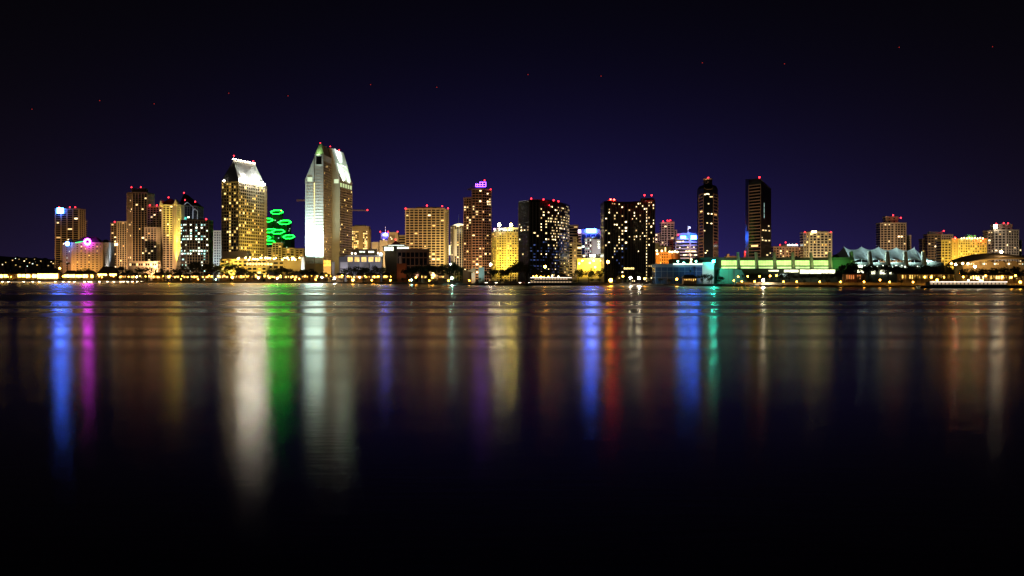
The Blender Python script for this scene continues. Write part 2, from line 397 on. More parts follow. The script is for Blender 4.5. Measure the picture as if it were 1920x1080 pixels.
# pair behind
r_ = bld('condo_tower', 'grey condo block with red roof light beside the tall dark tower', 222, 1800)
section(r_, [(208, 1802), (219, 1800)], 419, 20, 3.1, 6, (.8, .6), (.8, .6), BROWN, lit=.12, seed=9)
section(r_, [(219.5, 1796), (238, 1796)], 416, 25, 3.1, 3.4, (.6, .3), (1.1, .7), CREAM, lit=.06, seed=10)
beacon(r_, 215, 416, 1800); wash(r_, 222, 1800, 460, PINKISH, .9, 60)
glowbox(r_, 'lit_window', 211, 221, 456, 460.5, 1794, WIN['w'][1])
r_ = bld('apartment_tower', 'tall dark tower with vertical ribs and two red roof lights', 257, 1775)
section(r_, [(238, 1790), (248, 1775), (276, 1780)], 361, 25, 3.2, 4.2, (.5, .25), (.7, .6), BROWN, TAN, lit=.07, seed=11)
block(r_, 'penthouse', [(246, 1784), (272, 1784)], 361, 352, BROWN, 14, 1775)
for x in (246.5, 264): beacon(r_, x, 351, 1785)
wash(r_, 257, 1775, 430, WARM, .5, 70)
# cream condo with gables
r_ = bld('condo_block', 'cream stepped condo block with gabled crown and yellow-lit corner column', 305, 1690)
section(r_, [(276, 1705), (304, 1702)], 388, 22, 3.1, 4.6, (1.0, .4), (1.1, .6), CREAM, lit=.05, seed=12)
section(r_, [(304.5, 1694), (325, 1694)], 385, 22, 3.1, 4.4, (1.0, .4), (1.2, .6), CREAM, lit=.06, seed=13)
section(r_, [(325.5, 1690), (331, 1684), (339, 1694)], 384, 16, 3.1, 3.2, (1.2, .3), (1.6, .5), CREAM, lit=.03, style='y', seed=14)
section(r_, [(271, 1672), (294, 1670)], 427, 14, 3.1, 4.4, (1.0, .4), (1.2, .6), CREAM, lit=.09, seed=15)
hip(r_, 299, 334, 1696, 18, 383, 372, ROOFD, .45)
def gable(root, x0, x1, Y, d, y0, y1, mt, name='gable'):
    a, b, c = PX(x0, Y), PX(x1, Y), PX((x0 + x1) / 2, Y); m = MB(); Z0, Z1 = PZ(y0, Y), PZ(y1, Y)
    f = [(a, Y, Z0), (b, Y, Z0), (c, Y, Z1)]; g = [(x, Y + d, z) for x, _, z in f]
    m.poly(f); m.poly(g[::-1]); m.poly([f[1], g[1], g[2], f[2]]); m.poly([f[0], f[2], g[2], g[0]]); m.poly([f[0], g[0], g[1], f[1]]); return m.build(name, mt, root)
gable(r_, 298, 306, 1690, 12, 386, 375, CREAM); gable(r_, 324, 334, 1683, 12, 384, 374, CREAM)
block(r_, 'terrace', [(240, 1640), (296, 1640)], None, 490, CREAM, 14)
for i in range(12): glowbox(r_, 'terrace_opening', 243 + i * 4.3, 246 + i * 4.3, 494, 498, 1639.9, GLASS if i % 3 else WIN['w'][0], .2)
for x, y in ((281, 385), (294, 385), (316, 370)): beacon(r_, x, y, 1700)
wash(r_, 298, 1690, 450, PINKISH, 1.3, 70); wash(r_, 298, 1690, 505, GOLD, .8, 40, 100)
for z in (8, 40): flood(r_, 333, 1672, z, (331.5, 440, 1686), (1, .8, .1), 9, 40, .8)
# dark gable tower
r_ = bld('gabled_tower', 'dark glass tower with house-shaped gable outlines and pyramid top', 352, 1760)
p_, z_, _ = section(r_, [(334, 1778), (346, 1750), (370.5, 1765)], 386, 20, 3.6, 4, (.3, .2), (.35, .3), DARKC, STEEL, lit=.05, style='c', seed=16)
m = MB(); ap = (PX(345, 1768), 1768, PZ(363, 1768)); ap2 = (PX(353, 1775), 1775, PZ(366, 1775))
q = [(x, y, z_) for x, y in offset(p_, .5)]
m.poly([q[0], q[1], ap]); m.poly([q[1], q[2], ap2, ap]); m.poly([q[2], q[3], ap2]); m.poly([q[3], q[4], ap, ap2]); m.poly([q[4], q[0], ap]); m.build('roof', BLACK, r_)
m = MB()
for x0, x1, y0, y1, Y in ((340, 362, 388, 379, 1748), (361, 370, 396, 391, 1752)):
    for a, b_ in (((x0, y0), ((x0 + x1) / 2, y1)), (((x0 + x1) / 2, y1), (x1, y0)), ((x0, y0), (x0, y0 + 22)), ((x1, y0), (x1, y0 + 22))):
        m.bar((PX(a[0], Y), Y, PZ(a[1], Y)), (PX(b_[0], Y), Y, PZ(b_[1], Y)), .55, 5)
m.build('gable_frame', mat('pale_frame', (.6, .62, .7), .5), r_)
for x, y in ((345, 361.5), (347, 375), (366, 378)): beacon(r_, x, y, 1755)
wash(r_, 352, 1760, 400, (.75, .8, 1), .45, 60)
glowbox(r_, 'lit_strip', 338, 350, 407, 412, 1740, emi('teal_light', (.10, .8, .65), .9))
# office with white-lit rows
r_ = bld('office_block', 'office block with many greenish-white lit windows in rows', 365, 1620)
def goff(xp, yp, i, j, r):
    if yp < 417: return False
    u = r.random(); row = (j * 7) % 5
    return r.choice('tc') if u < (.62 if row in (0, 3) else .25) else False
section(r_, [(339, 1628), (350, 1616), (391, 1626)], 413, 22, 3.9, 3.4, (1.1, .3), (.7, .4), BROWN, TAN, lit=.4, style='c', seed=17, ws=.68, fn=goff)
block(r_, 'penthouse', [(352, 1632), (386, 1634)], 413, 410, DARKC, 12, 1620)
for x in (386.5, ): beacon(r_, x, 411, 1625, 1.1)
wash(r_, 365, 1620, 470, (1, .72, .4), .35, 40)
# pale grid block
r_ = bld('office_block', 'small pale blue-white block with a regular grid of dark windows', 403, 1700)
section(r_, [(391.5, 1700), (415, 1700)], 433.5, 20, 3.7, 3.7, (1.5, .3), (1.5, .4), WHITE, glass=GLASSB, lit=.02, seed=18)
beacon(r_, 396, 431, 1700); wash(r_, 403, 1700, 470, (.72, .92, .95), .75, 40)

# gold tower with floodlit hip roof
r_ = bld('hotel_tower', 'gold-lit hotel tower with glaring white floodlit sloping roof', 455, 1490)
fr = [(415.5, 1492), (447.5, 1480), (496, 1556)]
def hy1(xp, yp, i, j, r):
    if abs(i - 3) < 1 and xp < 447: return 'y' if r.random() < .85 else None
    return None
p_, z_, _ = section(r_, fr, 341, 14, 3.9, 2.9, (1.35, .3), (1.25, .4), CREAM, lit=.14, style='y', seed=20, ws=.9, bays=[7, 14], fn=hy1)
q = [Vector((x, y, z_ + 1)) for x, y in offset([p_[0], p_[1], p_[2], (p_[2][0] - 24, p_[2][1] + 10)], .6)]
rl = Vector((PX(437.5, 1506), 1506, PZ(300, 1506))); rr = Vector((PX(477.5, 1556), 1556, PZ(308.5, 1556)))
m = MB(); m.poly([q[0], q[1], rl]); m.poly([q[2], q[3], rr]); m.poly([q[3], q[0], rl, rr]); m.poly([q[0], q[3], q[2], q[1]]); m.build('roof', mat('slate', (.16, .16, .19), .7), r_)
m = MB(); m.poly([q[1], q[2], rr, rl]); m.build('lit_roof_slope', WMETAL, r_)
nrm = (q[2] - q[1]).cross(rl - q[1]).normalized()
m = MB()
for i in range(13):
    a = q[1].lerp(q[2], i / 12); b_ = rl.lerp(rr, i / 12); m.bar(a + nrm * .1, b_ + nrm * .1, .32, 5)
m.build('roof_rib', WMETAL, r_, 'stuff')
LAMPW = emi('flood_white', (1, .93, .80), 260)
m = MB()
m.ball((0, 0, 0), .75, 8, 5); lm = m.mesh('eave_lamp', LAMPW)
for i in range(11): 
    a = q[1].lerp(q[2], (i + .3) / 11); inst('eave_lamp', lm, a + nrm * 2.0 + (rl - q[1]).normalized() * 1.0, r_)
m = MB(); m.ball((0, 0, 0), .7, 8, 5); lm2 = m.mesh('ridge_lamp', emi('ridge_white', (1, .82, .55), 40))
for i in range(10): inst('ridge_lamp', lm2, rl.lerp(rr, i / 9) + Vector((0, -.4, 1.4)), r_)
m = MB(); m.ball((0, 0, 0), 1.2, 8, 6); inst('corner_lamp', m.mesh('corner_lamp', emi('corner_white', (1, .85, .6), 30)), (PX(420, 1490), 1490, PZ(339, 1490)), r_)
for (x, y) in ((438.5, 292), (475, 302)): beacon(r_, x, y, 1530, .8)
mid = q[1].lerp(q[2], .5)
for tt in (.25, .75):
    a = q[1].lerp(q[2], tt) + nrm * 5; L_ = bpy.data.lights.new('roof_flood_light', 'SPOT'); L_.energy = 45000; L_.color = (1, .95, .86); L_.spot_size = math.radians(130); L_.spot_blend = 1; L_.shadow_soft_size = .8
    lo = bpy.data.objects.new('roof_flood_light', L_); COL.objects.link(lo); lo.parent = r_; lo.location = a - r_.location
    lo.rotation_euler = (q[1].lerp(q[2], tt).lerp(rl.lerp(rr, tt), .6) - a).to_track_quat('-Z', 'Y').to_euler()
wash(r_, 432, 1486, 420, YEL, .55, 60); flood(r_, 528, 1490, GZ + 8, (474, 420, 1520), YEL, 1.25, 110); wash(r_, 450, 1486, 490, YEL, .7, 30, 110)
# podium
r_ = bld('hotel_podium', 'stepped golden podium with rows of terrace lamps below the gold tower', 455, 1440)
block(r_, 'upper_wall', [(415, 1455), (463, 1452)], None, 471, TAN, 20); section(r_, [(413, 1440), (455, 1438), (500, 1436)], 487, 12, 4.6, 6, (1.7, .5), (1.0, .7), TAN, lit=.2, style='y', seed=210)
section(r_, [(500.5, 1450), (534, 1448)], 489, 26, 5, 7, (2.4, .4), (2.0, .5), TAN, lit=.1, style='y', seed=211); block(r_, 'wall', [(534.5, 1449), (568, 1448)], None, 488, TAN, 30)
m = MB(); m.ball((0, 0, 0), .8, 7, 5); tl = m.mesh('terrace_lamp', emi('terrace_gold', (1, .72, .26), 16))
rr_ = random.Random(4)
for i in range(34): 
    x = 440 + rr_.random() * 122; inst('terrace_lamp', tl, (PX(x, 1434), 1434, PZ(485.5 + rr_.uniform(-3, 2), 1434)), r_)
for i in range(9): glowbox(r_, 'lit_opening', 462 + i * 5.6, 465.6 + i * 5.6, 493, 497, 1435, WIN['y'][1], .3)
m = MB(); m.bar((PX(567.5, 1430), 1430, GZ), (PX(567.5, 1430), 1430, PZ(482, 1430)), 2.0, 12); m.build('white_pillar', WHITE, r_)
for x in (440, 480, 530): wash(r_, x, 1440, 488, YEL, 1.3, 25, 130)
flood(r_, 567, 1418, GZ, (567.5, 490, 1430), (.9, .95, .9), 3, 50)
# green neon towers
r_ = bld('hexagon_towers', 'cluster of dark hexagonal towers ringed with bright green neon', 522, 1800)
NEON = emi('neon_green_ring', (.005, 1, .03), 24.0)
for (x, y, w, Y) in ((519, 398, 12, 1850), (501, 413.5, 11, 1838), (534, 417.5, 12.2, 1832), (507, 433, 11.5, 1815), (521.5, 435, 12.5, 1800), (541.5, 444.5, 11, 1795), (498, 446.5, 9.5, 1795), (504.5, 455, 11, 1780)):
    R = w / F * Y; cx = PX(x, Y); Zc = PZ(y, Y)
    pts = [(cx + R * math.cos(math.radians(60 * i)), Y + R * .9 * math.sin(math.radians(60 * i))) for i in range(6)]
    tops = [Zc + (py - Y) * .42 for _, py in pts]
    m = MB(); m.prism(pts, GZ, 0, tops); h = m.build('hexagon_tower', mat('green_dark_glass', (.02, .05, .03), .3), r_)
    m = MB()
    for i in range(6):
        a, b_ = pts[i], pts[(i + 1) % 6]; ta, tb = tops[i] + .5, tops[(i + 1) % 6] + .5
        m.bar((*a, ta), (*b_, tb), .30, 6)
    m.build('neon_ring', NEON, h)
    rr2 = random.Random(int(x))
    for i in range(4, 6):
        A, B = pts[i], pts[(i + 1) % 6]; L, d = seginfo(A, B)
        for j in range(14):
            if rr2.random() < .25: litwin(r_, A, d, L * rr2.uniform(.2, .8), tops[i] - 6 - j * 3.2, 1.6, 1.4, WIN['c'][2])
beacon(r_, 527, 395, 1845, .6)
r_ = bld('hotel_block', 'low tan striped hotel block at the foot of the green neon towers', 524, 1740)
section(r_, [(494, 1745), (510, 1740)], 465, 14, 3.2, 6, (1.1, .4), (1.0, .6), CREAM, lit=.2, style='y', seed=22)
section(r_, [(510.5, 1738), (528, 1738)], 456, 14, 3.2, 5, (1.1, .4), (1.0, .6), CREAM, lit=.2, style='y', seed=23)
section(r_, [(528.5, 1742), (552, 1745)], 466, 14, 3.2, 6, (1.1, .4), (1.0, .6), CREAM, lit=.2, style='y', seed=24)
section(r_, [(553, 1700), (569, 1700)], 467, 14, 3.4, 5, (1.6, .3), (1.6, .4), TAN, lit=.25, style='y', seed=25)
wash(r_, 515, 1740, 478, YEL, 1.0, 40, 130); wash(r_, 552, 1720, 478, YEL, .6, 40, 110)
# slab tower floodlit white
r_ = bld('slab_tower', 'tallest tower, pale slab floodlit white at its base with sloped glowing crown', 612, 1490)
def slab(root, name, prof, Y0, vec, mt):
    f = [(PX(x, Y0), Y0, (GZ if y is None else PZ(y, Y0))) for x, y in prof]; g = [(x + vec[0], y + vec[1], z) for x, y, z in f]
    m = MB(); m.poly(f); m.poly(g[::-1]); n = len(f)
    for i in range(n):
        j = (i + 1) % n; m.poly([f[i], g[i], g[j], f[j]][::-1] if False else [f[j], f[i], g[i], g[j]])
    return m.build(name, mt, root)
PALE = mat('pale_panel', (.62, .64, .62), .7, 0, .08, .05)
A0 = P(606, 1480); A1 = P(622.5, 1535); vec = (A1[0] - A0[0], A1[1] - A0[1])
slab(r_, 'wall', [(572.5, None), (588.3, None), (588.3, 297), (574, 332), (572.5, 336)], 1482, vec, PALE)
slab(r_, 'wall', [(590.2, None), (606, None), (606, 289), (590.2, 289)], 1480, vec, PALE)
slab(r_, 'stair_glazing', [(588.3, None), (590.2, None), (590.2, 292), (588.3, 296)], 1484, vec, BROWN)
for j in range(40):
    y = 343 + j * 3.1
    glowbox(r_, 'lit_window', 588.4, 590.1, y, y + 1.9, 1484, WIN['y'][1], .2)
glowbox(r_, 'dark_opening', 592.7, 603.3, 292.5, 308, 1480, BLACK, .3)
m = MB()
for a, b_, c, d_ in ((592, 592.8, 291.5, 309), (603.2, 604, 291.5, 309), (592, 604, 291.3, 292.3), (592, 604, 308.2, 309.2)): m.box(PX(a, 1479), PX(b_, 1479), 1478.8, 1480, PZ(d_, 1479), PZ(c, 1479))
m.build('opening_frame', WHITE, r_)
glowbox(r_, 'lit_opening', 576.5, 585.5, 332, 340, 1481.8, emi('opening_white', (.75, .9, .6), .8), .2)
m = MB()   # panel joints of the pale wall
for j in range(1, 30): m.box(PX(573, 1479), PX(588, 1479), 1481.7, 1481.9, PZ(333 + j * 5.6, 1480) - .16, PZ(333 + j * 5.6, 1480) + .16)
for j in range(1, 36): m.box(PX(590.4, 1479), PX(605.8, 1479), 1479.7, 1479.9, PZ(310 + j * 5.6, 1480) - .16, PZ(310 + j * 5.6, 1480) + .16)
m.build('panel_joints', GREY, r_, 'stuff')
def facade(root, A, B, z0, z1, nb, nf, wall, lit, style, seed, band=(1.3, .3), pw=1.2, fn=None):
    L, d = seginfo(A, B); n = (d[1], -d[0]); fh = (z1 - z0) / nf; sh = parent_origin(root)
    m = MB(); m.obox((A[0], A[1]), d, 0, L, 0, .06, z0, z1); m.build('glazing', GLASS, root)
    m = MB(); m.obox((A[0] - sh[0], A[1] - sh[1]), d, 0, L, .05, band[1], -band[0] / 2, band[0] / 2); me = m.mesh('floor_band', wall)
    for j in range(nf + 1):
        o = bpy.data.objects.new('floor_band', me); COL.objects.link(o); o.parent = root; o.location = (0, 0, z0 + j * fh - sh[2])
    m = MB()
    for i in range(nb + 1):
        x = min(max(L * i / nb, pw / 2), L - pw / 2); m.obox(A, d, x - pw / 2, x + pw / 2, .03, band[1] + .12, z0, z1)
    m.build('piers', wall, root, 'stuff')
    cells(root, A, B, z0, z1, nb, nf, .55, .5, lit, style, random.Random(seed), fn)
facade(r_, A0, A1, GZ + 4, PZ(302, 1480), 11, 46, TAN, .05, 'y', 31)
# crown of the front slab: rounded half dome and sloping ridge behind it
m = MB(); Yc = 1484; c0 = PX(598, Yc); R = 8 / F * Yc; zb = PZ(288, Yc); zt = PZ(269.5, Yc + 8)
ring = []
for s_ in range(5):
    f_ = s_ / 4; rr3 = R * (1 - f_ ** 1.5 * .72); ring.append([(c0 + rr3 * math.cos(a) + f_ * 1.2, Yc + 4 - rr3 * .8 * math.sin(a) + f_ * 4, zb + (zt - zb) * f_) for a in [math.pi * i / 10 for i in range(11)]])
for s_ in range(4):
    for i in range(10): m.poly([ring[s_][i + 1], ring[s_][i], ring[s_ + 1][i], ring[s_ + 1][i + 1]])
m.build('half_dome', mat('dome_panel', (.45, .55, .35), .5), r_)
m = MB(); zr = zt - .6; w = [(c0 - R, Yc + 4.2, zb - 1), (c0 + R, Yc + 4.2, zb - 1), (c0 + R * .35, Yc + 8, zr), (c0 - R * .2, Yc + 8, zr)]
w2 = [(x + vec[0], y + vec[1] - 6, z - .3) for x, y, z in w]
m.poly(w); m.poly([w[1], w2[1], w2[2], w[2]]); m.poly([w[2], w2[2], w2[3], w[3]]); m.poly([w[3], w2[3], w2[0], w[0]]); m.poly(w2[::-1]); m.build('crown_roof', mat('olive_roof', (.22, .19, .10), .6), r_)
# right wing
B0 = P(637, 1532); B1 = P(660, 1592); v2 = (B1[0] - B0[0], B1[1] - B0[1])
slab(r_, 'wing_wall', [(620, None), (637, None), (637, 339), (619.5, 278), (612, 278), (612, 300)][:2] + [(637, 339), (619, 277.5), (612, 279)] + [(612, None)], 1532, v2, mat('olive_panel', (.34, .31, .22), .75))
facade(r_, B0, B1, GZ + 4, PZ(352, 1532), 9, 36, TAN, .05, 'y', 32)
glowbox(r_, 'lit_opening', 626.5, 634.8, 336, 343.5, 1531.9, emi('opening_white', (.75, .9, .6), .8), .2)
Lw, dw = seginfo(B0, B1)
for i in range(5): litwin(r_, B0, dw, Lw * (i + .5) / 5, PZ(346, 1532), Lw / 5 * .6, 5.0, emi('opening_green', (.7, .9, .45), .8))
e0 = Vector((B0[0], B0[1], PZ(339, 1532))); e1 = Vector((B1[0], B1[1], PZ(339, 1532))); t0 = Vector((PX(619, 1532), 1532, PZ(277.5, 1532))); t1 = t0 + (e1 - e0)
nn = (e1 - e0).cross(t0 - e0).normalized()
for nm, a, b_, off in (('lower_roof_slope', 0, .52, .15), ('upper_roof_slope', .53, 1.0, 1.2)):
    m = MB(); c = [e0.lerp(t0, a), e1.lerp(t1, a), e1.lerp(t1, b_), e0.lerp(t0, b_)]; c = [v + nn * off for v in c]; dn = [v - nn * (off + .05) for v in c]
    m.poly(c); [m.poly([c[i], dn[i], dn[(i + 1) % 4], c[(i + 1) % 4]]) for i in range(4)]; m.build(nm, WMETAL, r_)
m = MB()
for i in range(9): m.bar(e0.lerp(e1, i / 8) + nn * .2, (e0.lerp(e1, i / 8)).lerp(t0.lerp(t1, i / 8), .52) + nn * .2, .35, 5)
m.build('roof_rib', WMETAL, r_, 'stuff')
def sub_spot(root, p, tgt, P_, col, ang, soft=.8):
    L_ = bpy.data.lights.new('crown_flood_light', 'SPOT'); L_.energy = P_; L_.color = col; L_.spot_size = math.radians(ang); L_.spot_blend = 1; L_.shadow_soft_size = soft
    lo = bpy.data.objects.new('crown_flood_light', L_); COL.objects.link(lo); lo.parent = root; lo.location = Vector(p) - root.location
    lo.rotation_euler = (Vector(tgt) - Vector(p)).to_track_quat('-Z', 'Y').to_euler()
sub_spot(r_, e0.lerp(e1, .3) + nn * 7, e0.lerp(e1, .4).lerp(t0.lerp(t1, .4), .55), 110000, (.80, 1, .82), 130)
sub_spot(r_, e0.lerp(e1, .85) + nn * 7, e0.lerp(e1, .7).lerp(t0.lerp(t1, .7), .5), 70000, (.72, 1, .7), 130)
sub_spot(r_, t0.lerp(t1, .5).lerp(e0.lerp(e1, .5), .4) + nn * 8, t0.lerp(t1, .5), 120000, (.9, 1, .92), 130)
sub_spot(r_, (c0, Yc - 9, zb - 1), (c0, Yc + 2, zb + 5), 9000, (.65, 1, .45), 100)
for x, y in ((600.5, 268), (619.5, 274.5), (636, 281)): beacon(r_, x, y, 1510, .6)
# base floods
for x in (579, 586, 592, 602): flood(r_, x, 1467.5, PZ(494, 1467) + 1.6, (x, 455, 1481), (.66, 1, .95), 9.0, 90, 1, .8)
flood(r_, 588, 1440, GZ + 6, (589, 380, 1481), (.70, .95, 1), .42, 60)
flood(r_, 665, 1440, GZ + 8, (650, 400, 1560), (1, .7, .3), .32, 90); flood(r_, 640, 1430, GZ + 8, (616, 380, 1510), (1, .7, .3), .28, 60)
block(r_, 'podium', [(571, 1470), (612, 1466)], None, 494, TAN, 10)

# glowing gold entrance at the slab's foot
r_ = bld('entrance_pavilion', 'small golden glowing entrance block at the foot of the tallest tower', 613, 1400)
block(r_, 'wall', [(606, 1402), (621, 1402)], None, 487, TAN, 12)
for i in range(3):
    for j in range(2): glowbox(r_, 'lit_window', 607 + i * 4.6, 611 + i * 4.6, 488 + j * 6, 493 + j * 6, 1401.8, emi('entrance_gold', (1, .62, .10), 1.6, .5, .4), .3)
wash(r_, 613, 1400, 503, GOLD, 2.5, 18, 120)

# tan office
r_ = bld('office_block', 'plain tan office block with two columns of lit windows', 677, 1650)
block(r_, 'wall', [(659, 1650), (691.5, 1650)], None, 424, TAN, 18); block(r_, 'wall', [(691.6, 1654), (694, 1654)], None, 430, TAN, 12); block(r_, 'penthouse', [(664, 1656), (686, 1656)], 424, 421.5, TAN, 8, 1650)
for xs_ in ((661.5, 664.7, 667.9, 671), (682, 684.8, 687.6)):
    for i, x in enumerate(xs_):
        for j in range(14):
            y = 433.5 + j * 3.55; lit = rnd.random() < .62
            glowbox(r_, 'lit_window' if lit else 'window', x - .9, x + .9, y, y + 1.9, 1649.9, rnd.choice(WIN['y'][:2] + WIN['w'][:1]) if lit else GLASS, .15)
wash(r_, 675, 1650, 455, GOLD, .9, 40, 110)
# cranes
def crane(x0, x1, y, xm, Y, label, red):
    r_ = thing('tower_crane', label, 'crane', (PX(xm, Y), Y, GZ))
    m = MB(); Z = PZ(y, Y)
    for s_ in (-.8, .8):
        for u in (-.8, .8): m.bar((PX(xm, Y) + s_, Y + u, GZ), (PX(xm, Y) + s_, Y + u, Z), .14, 4)
    for k in range(int((Z - GZ) / 4)): m.bar((PX(xm, Y) - .8, Y - .8, GZ + k * 4), (PX(xm, Y) + .8, Y - .8, GZ + k * 4 + 4), .1, 4)
    m.build('mast', STEEL, r_)
    m = MB(); a, b_ = PX(x0, Y), PX(x1, Y)
    m.bar((a, Y - .7, Z), (b_, Y - .7, Z), .3, 4); m.bar((a, Y + .7, Z), (b_, Y + .7, Z), .3, 4); m.bar((a, Y, Z + 1.6), (b_, Y, Z + 1.6), .3, 4)
    n = int((b_ - a) / 2)
    for k in range(n): m.bar((a + k * 2, Y - .7, Z), (a + k * 2 + 1, Y, Z + 1.6), .12, 4); m.bar((a + k * 2 + 1, Y, Z + 1.6), (a + k * 2 + 2, Y - .7, Z), .12, 4)
    m.build('jib', mat('crane_yellow', (.5, .36, .14), .6), r_)
    if red: beacon(r_, red, y - 1.2, Y, 1.0)
    flood(r_, xm, Y - 30, GZ + 4, ((x0 + x1) / 2, y, Y), WARM, .8, 50)
crane(652, 690, 395, 655, 1850, 'tower crane jib with red tip light just beside the tallest tower', 689)
crane(556, 576, 376.5, 574, 1700, 'small crane jib poking out behind the slab tower left edge', None)
# white block with blue sign, neighbours
r_ = bld('office_block', 'pale block with small glowing blue-white rooftop sign and white mast', 727, 1595)
block(r_, 'wall', [(713.5, 1598), (728, 1594)], None, 436, mat('lilac_wall', (.55, .52, .58)), 14); block(r_, 'wall', [(728.3, 1590), (746.5, 1592)], None, 435, TAN, 14)
block(r_, 'lower_wall', [(711.5, 1586), (727, 1586)], None, 450.5, CREAM, 6); block(r_, 'low_wing', [(697, 1590), (711.3, 1590)], None, 454, CREAM, 10)
block(r_, 'dark_infill', [(729.5, 1589.6), (740, 1589.6)], 455, 442.5, BROWN, .2, 1589.6)
glowbox(r_, 'lit_sign', 718, 727, 438.5, 442, 1593.5, emi('sign_blue3', (.06, .08, 1), 40), .4)
m = MB(); m.bar((PX(722.5, 1600), 1600, PZ(436, 1600)), (PX(722.5, 1600), 1600, PZ(425, 1600)), .6, 6, .3); m.build('mast', WHITE, r_)
sub_spot(r_, (PX(722.5, 1590), 1590, PZ(437, 1600)), (PX(722.5, 1600), 1600, PZ(430, 1600)), 9000, (.7, .75, 1), 70)
for x in (713, 727.8, 745.5): beacon(r_, x, 434.4, 1592, .75)
for i, (x, y) in enumerate(((732.5, 445), (734.5, 448), (719.5, 449))): glowbox(r_, 'lit_window', x - .9, x + .9, y - .8, y + .8, 1584 if x < 725 else 1588.5, WIN['w'][1], .2)
wash(r_, 730, 1592, 460, (1, .68, .36), .8, 40)
r_ = bld('office_block', 'low striped cream block tucked behind the broad tan slab', 753, 1660)
section(r_, [(745, 1660), (763, 1660)], 442, 15, 3.6, 20, (1.6, .4), None, CREAM, lit=0, seed=35); wash(r_, 752, 1660, 470, WARM, .7, 40)
# lit pavilion
r_ = bld('glass_pavilion', 'white-lit glass pavilion with dark hipped roof and red lamp', 742, 1420)
block(r_, 'base', [(722, 1424), (764, 1424)], None, 470.5, BROWN, 12)
WG = emi('pavilion_glass', (.95, 1, .74), 2.6, .4, .3)
block(r_, 'drum', [(718, 1422), (735, 1418), (749, 1418), (766, 1422)], 470, 462, DARKC, 10, 1420)
for i, (a, b_) in enumerate(((720.5, 725.6), (726.6, 732), (733.2, 737.6), (745, 749), (750, 755), (756.2, 762), (763, 766))): glowbox(r_, 'lit_window', a, b_, 463, 470, 1417.6, WG, .3)
glowbox(r_, 'lit_cornice', 728, 758, 459.4, 460.6, 1416.5, emi('cornice_white', (.9, 1, .85), 1.6), .4)
hip(r_, 716, 768, 1416.9, 14, 462, 459.5, ROOFD, .2); hip(r_, 732, 752, 1420, 8, 459.5, 452.5, ROOFD, .4)
beacon(r_, 741.6, 449, 1424, .8)
# dark hall
r_ = bld('dark_hall', 'dark brown hall with tall columns below the broad tan slab', 775, 1380)
section(r_, [(745, 1385), (802, 1385)], 468, 12, 9, 5, (1.2, .3), (.9, .8), BROWN, lit=0, seed=36)
block(r_, 'chimney_wall', [(748, 1375), (751.5, 1375)], None, 480, TAN, 4); block(r_, 'lit_rust_wall', [(744, 1260), (762, 1260)], None, 494, mat('rust_wall', (.35, .13, .07)), 6)
flood(r_, 752, 1245, GZ, (753, 505, 1260), (1, .45, .2), .12, 90); wash(r_, 775, 1385, 490, (1, .5, .3), .12, 30)
# terrace with five lit bays
r_ = bld('terrace_building', 'low concrete terrace building with five golden lit bays', 682, 1380)
block(r_, 'wall', [(636, 1384), (716, 1384)], None, 481.3, GREY, 12); block(r_, 'roof_slab', [(648, 1382), (717, 1382)], 481, 478.5, GREY, 12, 1382); block(r_, 'upper_storey', [(660, 1395), (706, 1395)], None, 467, BROWN, 10)
for x in (656.5, 669.3, 682.3, 695.5, 708.3):
    glowbox(r_, 'lit_bay', x - 4.6, x + 4.6, 482, 490.7, 1383.8, emi('bay_gold', (1, .66, .20), 1.25, .5, .35), .3)
    m = MB(); m.box(PX(x - 5.2, 1383), PX(x - 4.6, 1383), 1383, 1383.9, PZ(491, 1383), PZ(481.6, 1383)); m.box(PX(x - .2, 1383), PX(x + .2, 1383), 1383, 1383.9, PZ(491, 1383), PZ(481.6, 1383)); m.box(PX(x + 4.6, 1383), PX(x + 5.2, 1383), 1383, 1383.9, PZ(491, 1383), PZ(481.6, 1383)); m.build('bay_frame', GREY, r_)
for x in (675, 677.5, 680.5, 683, 692, 695, 697.5, 700): glowbox(r_, 'lit_window', x - .9, x + .9, 471, 473.5, 1394.8, WIN['c'][1 if x > 690 else 0], .2)
for x, y in ((660, 475), (666.5, 475.3), (709, 474.5)): beacon(r_, x, y, 1380, .9, emi('terrace_white', (1, .85, .6), 12))
beacon(r_, 714.5, 476.5, 1380, 1.3, emi('terrace_cool', (.9, 1, .85), 26))
for a, b_, y0, y1 in ((622, 626, 491, 499), (638, 652, 491.5, 496), (674, 692, 492, 499)): block(r_, 'white_annex', [(a, 1330), (b_, 1330)], None, y0, WHITE, 6)
wash(r_, 680, 1380, 485, (.8, .78, 1), .35, 40, 130); flood(r_, 645, 1312, GZ, (655, 495, 1330), (.85, .8, 1), .5, 120)

# broad tan hotel slab
r_ = bld('hotel_slab', 'broad tan hotel slab with many balcony rows and red roof lights', 797, 1560)
section(r_, [(760, 1562), (833.5, 1560)], 391.5, 22, 3.3, 5.7, (1.3, .5), (1.0, .7), TAN, CREAM, lit=.055, style='w', seed=40)
block(r_, 'end_wall', [(834, 1559), (841, 1590)], None, 391, CREAM, 8, 1560)
for j in range(27): glowbox(r_, 'end_balcony', 838.3, 841, 398 + j * 3.9, 400 + j * 3.9, 1576, BROWN, 1.2)
block(r_, 'penthouse', [(780, 1568), (826, 1568)], 391.5, 387.5, BROWN, 10, 1560)
for x, y, q_ in ((760.5, 391, .9), (800.5, 385.5, 1.0), (829, 386.5, .9), (840, 390.5, .9)): beacon(r_, x, y, 1560, q_)
wash(r_, 790, 1560, 450, (1, .57, .2), .9, 70); flood(r_, 856, 1520, GZ + 5, (838, 450, 1575), (1, .76, .22), 1.3, 70)
